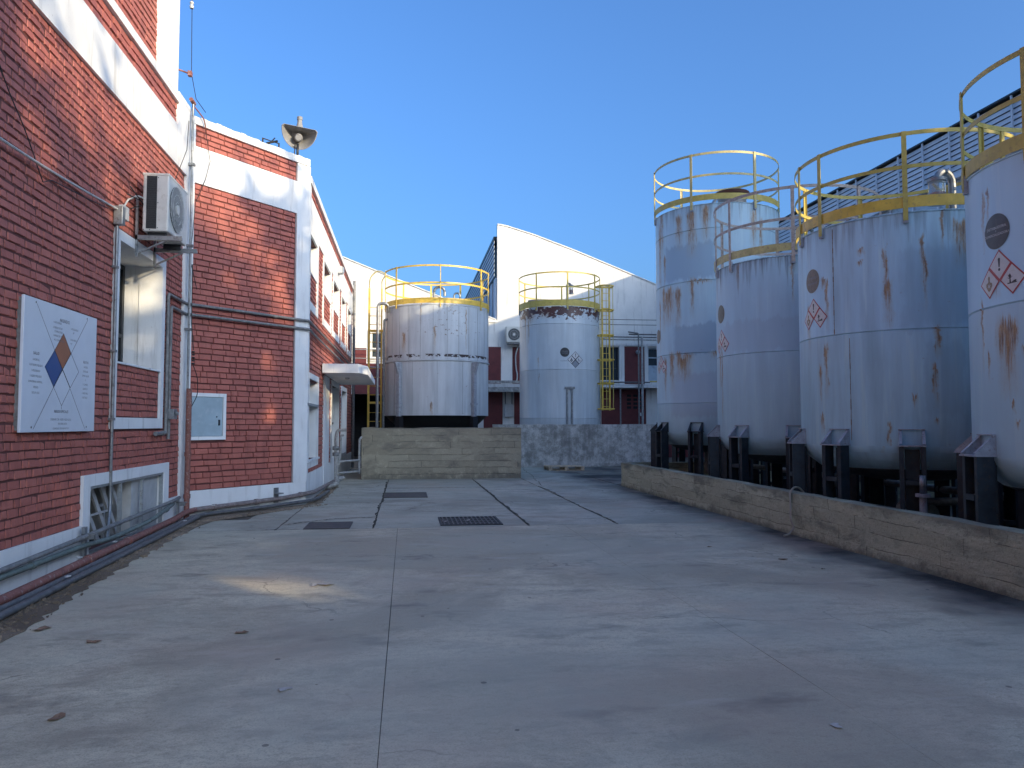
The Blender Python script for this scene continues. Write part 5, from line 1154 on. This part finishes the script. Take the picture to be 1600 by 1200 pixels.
# ================================================================== HOSE, PALLET, PLATES, LITTER
hs = MB(); hs.tube(fillet([(6.2, 10.75, .12), (5.9, 10.7, .5), (5.70, 10.62, .68), (5.58, 10.55, .69), (5.50, 10.52, .62), (5.49, 10.48, .4), (5.45, 10.42, .25), (5.49, 10.40, .12), (5.40, 10.38, .035), (5.30, 10.32, .03)], .12, 6), .014, 8)
tag(hs.build('hose', M['rope']), 'thin beige hose draped over the low concrete wall', 'hose')
PT = thing('wooden_pallet', (5.45, 26.6, 0), 'weathered wooden pallet lying on the ground before the grey wall', 'pallet')
px0, py0, pw, pd = 4.85, 26.0, 1.25, 1.0
for k in range(6):
    g = MB(); y = py0 + k * pd / 5.6; g.box(px0, px0 + pw, y, y + .11, .132, .154); g.build('top_board', M['wood'], PT)
for k in range(3):
    g = MB(); y = py0 + k * (pd - .1) / 2; g.box(px0, px0 + pw, y, y + .1, .012, .032); g.build('bottom_board', M['wood'], PT)
    for j in range(3):
        g = MB(); x = px0 + j * (pw - .12) / 2; g.box(x, x + .12, y + .002, y + .098, .032, .11); g.build('block', M['wood'], PT)
    g = MB(); x = px0 + k * (pw - .1) / 2; g.box(x, x + .1, py0, py0 + pd, .11, .132); g.build('stringer_board', M['wood'], PT)
def cover(name, label, x0, x1, y0, y1, mat, grate=False):
    t = thing(name, ((x0 + x1) / 2, (y0 + y1) / 2, 0), label, 'drain cover', 'covers set in the paving')
    g = MB(); g.box(x0, x1, y0, y1, .009, .019 if not grate else .0125); g.build('plate', mat, t)
    g = MB()
    for (a_, b_, c_, d_) in ((x0 - .035, x1 + .035, y0 - .035, y0), (x0 - .035, x1 + .035, y1, y1 + .035), (x0 - .035, x0, y0, y1), (x1, x1 + .035, y0, y1)): g.box(a_, b_, c_, d_, .009, .0215)
    g.build('frame', M['plate'] if not grate else M['black'], t)
    if grate:
        g = MB(); n = 13
        for k in range(n): x = x0 + (x1 - x0) * (k + .5) / n; g.box(x - .012, x + .012, y0, y1, .013, .024)
        for k in range(4): y = y0 + (y1 - y0) * (k + .5) / 4; g.box(x0, x1, y - .01, y + .01, .0135, .0225)
        g.build('grating', M['plate'], t)
    return t
cover('drain_grate', 'dark iron drain grate in the middle of the yard', .58, 1.5, 12.22, 13.22, M['black'], True)
cover('access_cover', 'flat brown steel cover near the concrete box', -.44, .44, 16.95, 18.1, M['plate'])
cover('access_cover', 'flat grey steel cover left of the drain grate', -1.5, -.88, 12.08, 12.8, M['plate'])
def litter(i, x, y, s, mat, name, label):
    rng = random.Random(100 + i); g = MB(); n = 9; ang = rng.uniform(0, 6.28)
    top = []
    for k in range(n):
        a_ = 2 * math.pi * k / n; r_ = s * (1 + rng.uniform(-.25, .35)) * (1 if abs(math.cos(a_)) > .5 else .55)
        x_, y_ = r_ * math.cos(a_), r_ * math.sin(a_); top.append((x + x_ * math.cos(ang) - y_ * math.sin(ang), y + x_ * math.sin(ang) + y_ * math.cos(ang), .016 + rng.uniform(.002, .45) * s * .6))
    vs = [(x, y, .014)] + top + [(x, y, .012)] + [(p[0], p[1], p[2] - .0015) for p in top]
    fs = [(0, 1 + k, 1 + (k + 1) % n) for k in range(n)] + [(n + 1, n + 2 + (k + 1) % n, n + 2 + k) for k in range(n)] + [(1 + k, n + 2 + k, n + 2 + (k + 1) % n, 1 + (k + 1) % n) for k in range(n)]
    g.add(vs, fs); tag(g.build(name, mat), label, 'leaf' if 'leaf' in name else 'scrap', 'leaves and scraps on the yard')
for i, (x, y, s, m_, nm, lab) in enumerate(((-1.86, 4.54, .045, 'leaf_dry', 'dry_leaf', 'reddish dry leaf on the concrete at the lower left, nearest the camera'),
    (-.71, 4.83, .04, 'paper', 'dry_leaf', 'pale curled leaf on the concrete left of the centre joint'),
    (-2.79, 6.48, .06, 'leaf_dry', 'dry_leaf', 'brown leaf near the pipes at the left edge'),
    (-2.25, 6.05, .05, 'leaf_dry', 'dry_leaf', 'small curled brown leaf standing upright left of centre'),
    (-1.23, 6.17, .045, 'leaf_dry', 'dry_leaf', 'thin brown leaf in the middle of the left slab'),
    (-.78, 7.87, .075, 'paper', 'dry_leaf', 'pale torn leaf beside the joint beyond the middle of the yard'),
    (-.88, 7.86, .05, 'paper', 'paper_scrap', 'crumpled pale scrap touching the torn leaf in the yard'),
    (2.25, 3.85, .03, 'paper', 'paper_scrap', 'tiny white scrap on the concrete at the lower right'),
    (1.0, 12.75, .06, 'paper', 'dry_leaf', 'pale leaf lying on the drain grate'),
    (.62, 12.7, .05, 'paper', 'dry_leaf', 'pale leaf on the left edge of the drain grate'),
    (4.4, 8.6, .05, 'leaf_dry', 'dry_leaf', 'brown leaf near the low concrete wall on the right'),
    (4.55, 8.0, .03, 'paper', 'paper_scrap', 'pale chip on the concrete near the low wall'),
    (3.9, 9.6, .03, 'leaf_dry', 'dry_leaf', 'small brown leaf right of the far joint'))): litter(i, x, y, s, M[m_], nm, lab)

# ================================================================== REAR HALL WITH SAW-TOOTH GABLES
RH = thing('gable_hall', (4.25, 36, 0), 'white saw-tooth factory hall closing the yard, with red panels and balcony below', 'building')
YG = 36.0; FH = Frame((0, YG, 0), (1, 0, 0), (0, -1, 0))
def roofz(x):
    if x < 4.25: return 9.39 - .39 * (x + 3.13)
    pts = [(4.25, 11.12), (6.0, 10.68), (8.08, 9.95), (12.07, 8.42), (17.4, 6.4)]
    for (a_, za), (b_, zb) in zip(pts, pts[1:]):
        if x <= b_: return za + (zb - za) * (x - a_) / (b_ - a_)
    return 6.4
pan = [  # openings in the facade
 (-1.66, -1.08, 4.66, 5.92), (8.65, 9.02, 3.72, 5.33), (9.19, 10.18, 3.72, 5.33), (11.62, 12.5, 3.72, 5.33), (13.2, 14.2, 3.72, 5.33), (15.0, 16.0, 3.72, 5.33),
 (-2.9, 3.2, 0, 3.0)]
g = MB(); zs = 5.95
us = sorted({-9.0, 17.4, 4.25, *[h[i] for h in pan for i in (0, 1)]}); 
zz = sorted({0., zs, *[h[i] for h in pan for i in (2, 3)]})
for i in range(len(us) - 1):
    for k in range(len(zz) - 1):
        uc, zc = (us[i] + us[i + 1]) / 2, (zz[k] + zz[k + 1]) / 2
        if any(h[0] < uc < h[1] and h[2] < zc < h[3] for h in pan): continue
        FH.box(g, us[i], us[i + 1], -.3, 0, zz[k], zz[k + 1])
FH.poly(g, [(-9, zs), (4.25, zs), (4.25, roofz(4.24)), (-8.85, roofz(-8.85)), (-9, 5.96)], -.3, 0)
FH.poly(g, [(4.25, zs), (17.4, zs), (17.4, 6.4), (12.07, 8.42), (8.08, 9.95), (6.0, 10.68), (4.7, 11.05), (4.25, 11.12)], -.3, 0)
g.build('wall', M['gable'], RH)
g = MB(); P_ = [(4.25, 11.12), (4.7, 11.05), (6.0, 10.68), (8.08, 9.95), (12.07, 8.42), (17.38, 6.4)]
FH.poly(g, [(x, z + .002) for x, z in P_] + [(x, z + .05) for x, z in reversed(P_)], -.34, .05)
FH.poly(g, [(-8.85, roofz(-8.85) + .002), (4.2, roofz(4.2) + .002), (4.2, roofz(4.2) + .05), (-8.85, roofz(-8.85) + .05)], -.34, .05); g.build('coping', M['white_old'], RH)
g = MB()
for (x0, x1, z0_, z1_) in ((-2.45, -1.85, 3.0, 5.12), (-1.85, 3.2, 3.0, 4.4), (3.5, 4.42, 3.5, 5.26), (4.97, 5.9, 3.5, 5.26), (10.43, 11.44, 3.55, 5.36), (3.6, 4.5, 0, 3.3), (5.05, 5.5, 0, 3.3), (9.28, 11.49, 0, 3.3), (12.7, 13.1, 3.55, 5.36), (12.4, 16, 0, 3.3)):
    g = MB(); FH.box(g, x0, x1, 0, .02, z0_, z1_); g.build('red_panel', M['redpaint'], RH)
g = MB()
for (x0, x1, z0_, z1_) in ((9.02, 9.19, 3.5, 5.4), (10.18, 10.43, 3.5, 5.4), (11.44, 11.62, 3.5, 5.4), (8.5, 12.7, 5.40, 5.52), (-1.76, -1.66, 4.5, 6.0), (-1.08, -.98, 4.5, 6.0), (-1.66, -1.08, 4.52, 4.64), (5.52, 5.78, 0, 3.3), (9.0, 9.14, 0, 3.3), (11.5, 12.05, 0, 3.3), (9.0, 9.19, 3.5, 3.55), (8.6, 10.2, 3.6, 3.70)):
    g = MB(); FH.box(g, x0, x1, .0, .06, z0_, z1_); g.build('pilaster', M['gable'], RH)
for (x0, x1, z0_, z1_) in pan[:-1]:
    door = x0 > 11
    g = MB(); ring(g, FH, x0, x1, z0_, z1_, .07, -.2, -.12)
    if not door: FH.box(g, (x0 + x1) / 2 - .02, (x0 + x1) / 2 + .02, -.2, -.13, z0_, z1_); FH.box(g, x0, x1, -.2, -.14, z0_ + .35 * (z1_ - z0_), z0_ + .35 * (z1_ - z0_) + .05)
    else: FH.box(g, x0 + .07, x1 - .07, -.19, -.14, z0_, z0_ + .75); FH.box(g, x0, x1, -.2, -.14, z0_ + 1.1, z0_ + 1.15)
    o = g.build('window', M['bluepanel'] if door else M['frame_dark'] if x0 > 0 else M['gable'], RH)
    g = MB(); FH.box(g, x0, x1, -.185, -.175, z0_, z1_); g.build('pane', M['glass'], o)
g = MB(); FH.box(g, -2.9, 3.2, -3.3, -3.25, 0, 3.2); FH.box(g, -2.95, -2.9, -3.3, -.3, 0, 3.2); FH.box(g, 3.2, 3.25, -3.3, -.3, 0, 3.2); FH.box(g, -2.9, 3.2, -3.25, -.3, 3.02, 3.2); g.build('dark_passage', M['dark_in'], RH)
g = MB()
FH.box(g, 3.45, 12.3, .02, .85, 3.33, 3.48); g.build('balcony', M['white_old'], RH)
g = MB(); FH.box(g, 3.45, 5.8, .4, .9, 3.1, 3.32); FH.box(g, 3.45, 5.8, .84, .9, 3.5, 3.62); g.build('balcony_beam', M['greywall'], RH)
# vent blocks
g = MB()
for j in range(3):
    for k in range(4): FH.box(g, 10.55 + j * .32, 10.75 + j * .32, .02, .03, 2.35 + k * .19, 2.47 + k * .19)
g.build('vent_block', M['dark_in'], RH)
# louvre face of right tooth (faces -X) with ribbed sheet below
g = MB(); g.box(4.253, 4.35, 36.31, 62, 5.9, 8.6); g.build('ribbed_sheet', M['bluepanel_dk'], RH)
g = MB()
for k in range(16): y = 36.2 + k * 1.5; g.box(4.17, 4.252, y, y + .75, 6.4, 8.6)
g.build('sheet_rib', M['louver'], RH)
g = MB()
for k in range(8):
    z = 8.66 + k * .225; g.box(4.10, 4.115, 36.1, 61.9, z, z + .135)
g.build('louver_slat', M['louver'], RH)
g = MB(); g.box(4.33, 4.36, 36.3, 62, 8.6, 10.5); g.box(4.1, 4.5, 36.3, 62, 10.45, 10.62); g.build('louver_frame', M['frame_dark'], RH)
g = MB(); g.prism([(4.5, 10.6), (17.2, 6.3), (17.2, 6.2), (4.5, 10.5)], lambda x, z: (x, 36.3, z), lambda x, z: (x, 62, z)); g.prism([(-9, 11.3), (4.05, 6.5), (4.05, 6.4), (-9, 11.2)], lambda x, z: (x, 36.3, z), lambda x, z: (x, 62, z)); g.build('roof', M['lead'], RH)
g = MB(); FH.box(g, 3.3, 4.2, .0, .05, 6.42, 6.55); g.build('gutter', M['gable'], RH)
# equipment on the hall front
AC2 = ac_unit((0, 0, 0), 'white outdoor air conditioner high on the rear hall between the two rear tanks', .9, .32, .72, True)
AC2.rotation_euler = (0, 0, R_(-90)); AC2.location = (4.62, 35.82, 5.45)
g = MB(); g.box(4.7, 5.5, 35.5, 35.99, 5.38, 5.42); tag(g.build('bracket', M['galv']), 'steel shelf under the air conditioner on the rear hall', 'bracket')
g = MB(); g.tube(fillet([(5.25, 35.9, 5.35), (5.1, 35.9, 4.9), (5.12, 35.9, 4.3), (5.2, 35.9, 3.9), (5.15, 35.9, 3.6)], .2), .03, 6); tag(g.build('drain_hose', M['cable_white']), 'white hose hanging below the rear air conditioner', 'hose')
mb_ = thing('meter_box', (4.8, 35.95, 0), 'pale wall box with two thin conduits on the rear hall ground floor', 'electrical box')
g = MB(); g.box(4.58, 5.0, 35.85, 35.98, 1.95, 2.55); g.build('housing', M['off_white'], mb_, bevel=.01); g = MB(); g.tube([(4.62, 35.93, 2.5), (4.62, 35.93, 3.2)], .02, 6); g.tube([(4.94, 35.93, 2.5), (4.94, 35.93, 3.2)], .02, 6); g.build('conduit', M['frame_dark'], mb_)
for i, (x, z1_, lab, mt, r_) in enumerate(((8.95, 5.7, 'vertical grey pipe beside the yellow caged ladder on the rear hall', 'pipe_grey', .045), (10.85, 5.9, 'thin vertical pipe left of the pale pipe on the rear hall', 'pipe_grey', .035), (11.02, 5.75, 'pale thick vertical pipe in front of the upper red panel', 'pipe_white', .055), (9.95, 3.3, 'thin vertical pipe below the balcony on the rear hall', 'pipe_grey', .035))):
    y = 35.0; pipe('riser_pipe', lab, [(x, y, .3), (x, y, z1_)] + ([(x - .5, y, z1_ + .06)] if i == 1 else []), r_, M[mt], rad=.08, group='vertical pipes on the rear hall')
for i, (x0, x1, z, lab, mt) in enumerate(((8.2, 12.6, 5.72, 'upper horizontal pipe above the balcony windows of the rear hall', 'pipe_grey'), (10.4, 12.8, 5.85, 'short dark horizontal pipe above the upper red panel', 'pipe_black'), (8.2, 12.6, 5.60, 'lowest of the pipes above the balcony windows', 'pipe_white'), (11.4, 12.8, 3.62, 'yellow pipe along the balcony edge', 'yellow_dull'), (8.2, 11.4, 3.58, 'dark pipe along the balcony edge left of the yellow pipe', 'pipe_black'))):
    pipe('wall_conduit', lab, [(x0, 35.05, z), (x1, 35.05, z)], .035, M[mt], group='horizontal pipes on the rear hall')
lm = thing('wall_lamp', (10.98, 35.95, 5.0), 'round white bulkhead lamp on the upper red panel of the rear hall', 'lamp')
g = MB(); g.tube([(11.1, 35.98, 5.1), (11.1, 35.86, 5.1)], .1, 14); g.build('base', M['frame_grey'], lm); g = MB(); g.sphere((11.1, 35.82, 5.08), .09, 12, 8); g.build('globe', M['glass_pale'], lm)
g = MB(); g.box(11.2, 11.34, 35.96, 35.98, 2.0, 2.16); tag(g.build('notice', M['decal_white']), 'small white notice on the dark red wall under the balcony', 'notice')
g = MB(); g.tube([(6.0, 34.8, 6.55), (9, 34.8, 6.50), (13, 34.8, 6.52)], .014, 5); tag(g.build('overhead_wire', M['cable_dark']), 'upper thin wire stretched across the rear hall gable', 'wire')
g = MB(); g.tube([(6.0, 34.8, 6.32), (9, 34.8, 6.26), (13, 34.8, 6.28)], .014, 5); tag(g.build('overhead_wire', M['cable_dark']), 'lower thin wire stretched across the rear hall gable', 'wire')
for i, (z, y) in enumerate(((4.6, 35.4), (5.0, 35.4), (4.2, 35.4))):
    g = MB(); g.tube([(-2.4, y, z), (-1.0, y, z), (-.6, y, z - .02)], .018, 6); tag(g.build('wall_conduit', M['frame_grey']), ('middle', 'upper', 'lower')[i] + ' thin rail across the rear wall left of the weathered silver tank', 'rail', 'thin rails on the rear wall')

# ================================================================== RIGHT SAW-TOOTH HALL
SH_ = thing('louvered_hall', (17.4, 20, 0), 'tall factory hall with long pale slatted louvre strip behind the right row of tanks', 'building')
XR, YE, YN = 17.4, 35.6, 0.1
g = MB(); g.box(XR + .1, XR + .3, YN, YE, 0, 9.55); g.build('wall', M['bluepanel'], SH_)
g = MB(); 
for k in range(int((YE - YN) / 1.25)): y = YN + .4 + k * 1.25; g.box(XR + .05, XR + .099, y, y + .07, .2, 9.5)
g.build('sheet_rib', M['louver'], SH_)
g = MB()
for k in range(9):
    z = 9.60 + k * .172; g.obox((XR + .04, (YN + YE) / 2, z + .05), (0, 1, 0), (.30, 0, .95), (-.95, 0, .30), (YE - YN) / 2, .080, .006)
g.build('louver_slat', M['louver'], SH_)
g = MB(); g.box(XR + .22, XR + .26, YN, YE, 9.551, 11.1); g.build('louver_backing', M['bluepanel_dk'], SH_)
for k in range(int((YE - YN) / 1.3) + 1):
    g = MB(); y = YN + .05 + k * 1.3; g.box(XR - .06, XR - .02, y, y + .06, 9.5, 11.15); g.build('mullion', M['louver'], SH_)
g = MB(); g.box(XR - .10, XR + .1, YN, YE, 9.44, 9.55); g.build('lower_ledge', M['louver'], SH_)
g = MB(); g.box(XR - .08, XR + .3, YN, YE, 11.16, 11.21); g.build('eave', M['frame_dark'], SH_)
g = MB(); g.prism([(XR + .3, 11.2), (XR + 13.4, 6.5), (XR + 13.4, 6.3), (XR + .3, 11.0)], lambda x, z: (x, YN, z), lambda x, z: (x, YE, z)); g.build('roof', M['lead'], SH_)
g = MB(); g.prism([(XR + .1, 0), (XR + 13.4, 0), (XR + 13.4, 6.3), (XR + .3, 11.0), (XR + .1, 11.0)], lambda x, z: (x, YN - .01, z), lambda x, z: (x, YN - .25, z)); g.build('end_wall', M['gable'], SH_)

# ================================================================== TREES (behind the photographer; they dapple the walls)
WP = lambda y, z: Vector((-3.75, y, z))
SUN_GAPS = [(WP(8.6, 5.45), .55, .25), (WP(9.7, 5.35), .5, .3), (WP(10.9, 5.5), .5, .3), (WP(9.4, 4.75), .35, .4), (WP(8.3, 4.5), .35, .5), (WP(10.5, 4.5), .4, .35), (WP(11.6, 5.5), .6, .3), (WP(12.6, 5.9), .6, .2), (WP(9.08, .74), .26, .3),  # openings shaped in the foliage along sun rays to place sun patches
        (Vector((-3.95, 12.3, 3.6)), .35, .25), (Vector((-3.95, 12.3, 2.9)), .2, .5), (WP(11.2, 6.2), .4, .3), (WP(9, 6.2), .4, .4),
        (F2.p(.6, 0, 6.1), .6, .1), (F2.p(1.7, 0, 6.4), .5, .2), (F2.p(.5, 0, 5.4), .5, .25), (F2.p(1.1, 0, 5.1), .5, .25), (F2.p(1.75, 0, 4.5), .5, .25), (F2.p(2.1, 0, 3.8), .35, .5), (F2.p(1.75, 0, 2.75), .22, .35), (F2.p(1.8, 0, 1.8), .22, .3), (F2.p(1.0, 0, 4.2), .25, .5),
        (Vector((-1.35, 7.88, 0)), .24, .15), (Vector((-1.0, 7.95, 0)), .2, .25), (Vector((2.46, 6.5, 0)), .16, 2.0), (Vector((-1.8, 10.6, 0)), .18, 2.0)]
def tree(x, y, h, cr, seed, label, nlow, ntop, leaf=.17):
    rng = random.Random(seed); t = thing('tree', (x, y, 0), label, 'tree', 'trees behind the photographer')
    g = MB(); th = 2.2; g.tube([(x, y, 0), (x + .1, y + .05, th), (x - .1, y, h * .5), (x + .1, y, h * .9)], .2, 9, rs=[.28, .22, .15, .04])
    low = []; topc = []
    for k in range(80):
        a_ = rng.uniform(0, 6.283); rr = cr * math.sqrt(rng.random()); low.append(Vector((x + rr * math.cos(a_), y + rr * math.sin(a_), rng.uniform(1.2, h - 1.7))))
    for k in range(12):
        a_ = rng.uniform(0, 6.283); zz_ = rng.uniform(h - 1.6, h); rr = cr * .8 * math.sqrt(rng.random()); topc.append(Vector((x + rr * math.cos(a_), y + rr * math.sin(a_), zz_)))
    for c in low[:8] + topc:
        s0 = Vector((x, y, min(c.z - .5, h * .8) * rng.uniform(.6, .9))); g.tube([s0, s0.lerp(c, .5) + Vector((0, 0, .25)), c], .05, 5, rs=[.06, .04, .015])
    g.build('trunk', M['bark'], t)
    g = MB()
    for k in range(nlow + ntop):
        if k < nlow: c = rng.choice(low); sg = .62
        else: c = rng.choice(topc); sg = .45
        p = c + Vector((rng.gauss(0, sg), rng.gauss(0, sg), rng.gauss(0, sg * .85)))
        if p.z < .3: continue
        drop = False
        for (P0, r_, keep) in SUN_GAPS:
            d_ = p - P0; 
            if (d_ - sv * d_.dot(sv)).length_squared < r_ * r_ and rng.random() > keep * .22: drop = True; break
        if drop: continue
        u = Vector((rng.gauss(0, 1), rng.gauss(0, 1), rng.gauss(0, 1))).normalized(); v = u.orthogonal().normalized(); s = leaf * rng.uniform(.6, 1.2)
        g.add([p - u * s, p + v * s * .5, p + u * s, p - v * s * .5], [(0, 1, 2, 3)])
    g.build('crown', M['leaf'], t, fixn=False)
for i, (x, y, h, cr) in enumerate(((15.6, -1.9, 9.0, 1.7), (14.2, -4.5, 12.6, 2.2), (15.8, -7.4, 12.8, 2.2), (14.2, -10.3, 12.6, 2.3), (16.0, -13.1, 12.8, 2.3), (14.2, -16.0, 12.4, 2.4), (16.0, -19.0, 12.6, 2.4))):
    tree(x, y, h, cr, 20 + i, 'leafy tree behind the photographer, %s in the row of seven beside the yard' % ('first', 'second', 'third', 'fourth', 'fifth', 'sixth', 'seventh')[i], 12500, 900)
tree(14.9, 1.5, 5.6, 1.2, 40, 'added unseen bushy tree by the louvred hall corner, shading the wide streaked tank', 5000, 400)  # unseen tree added to keep low sun off the wide streaked tank
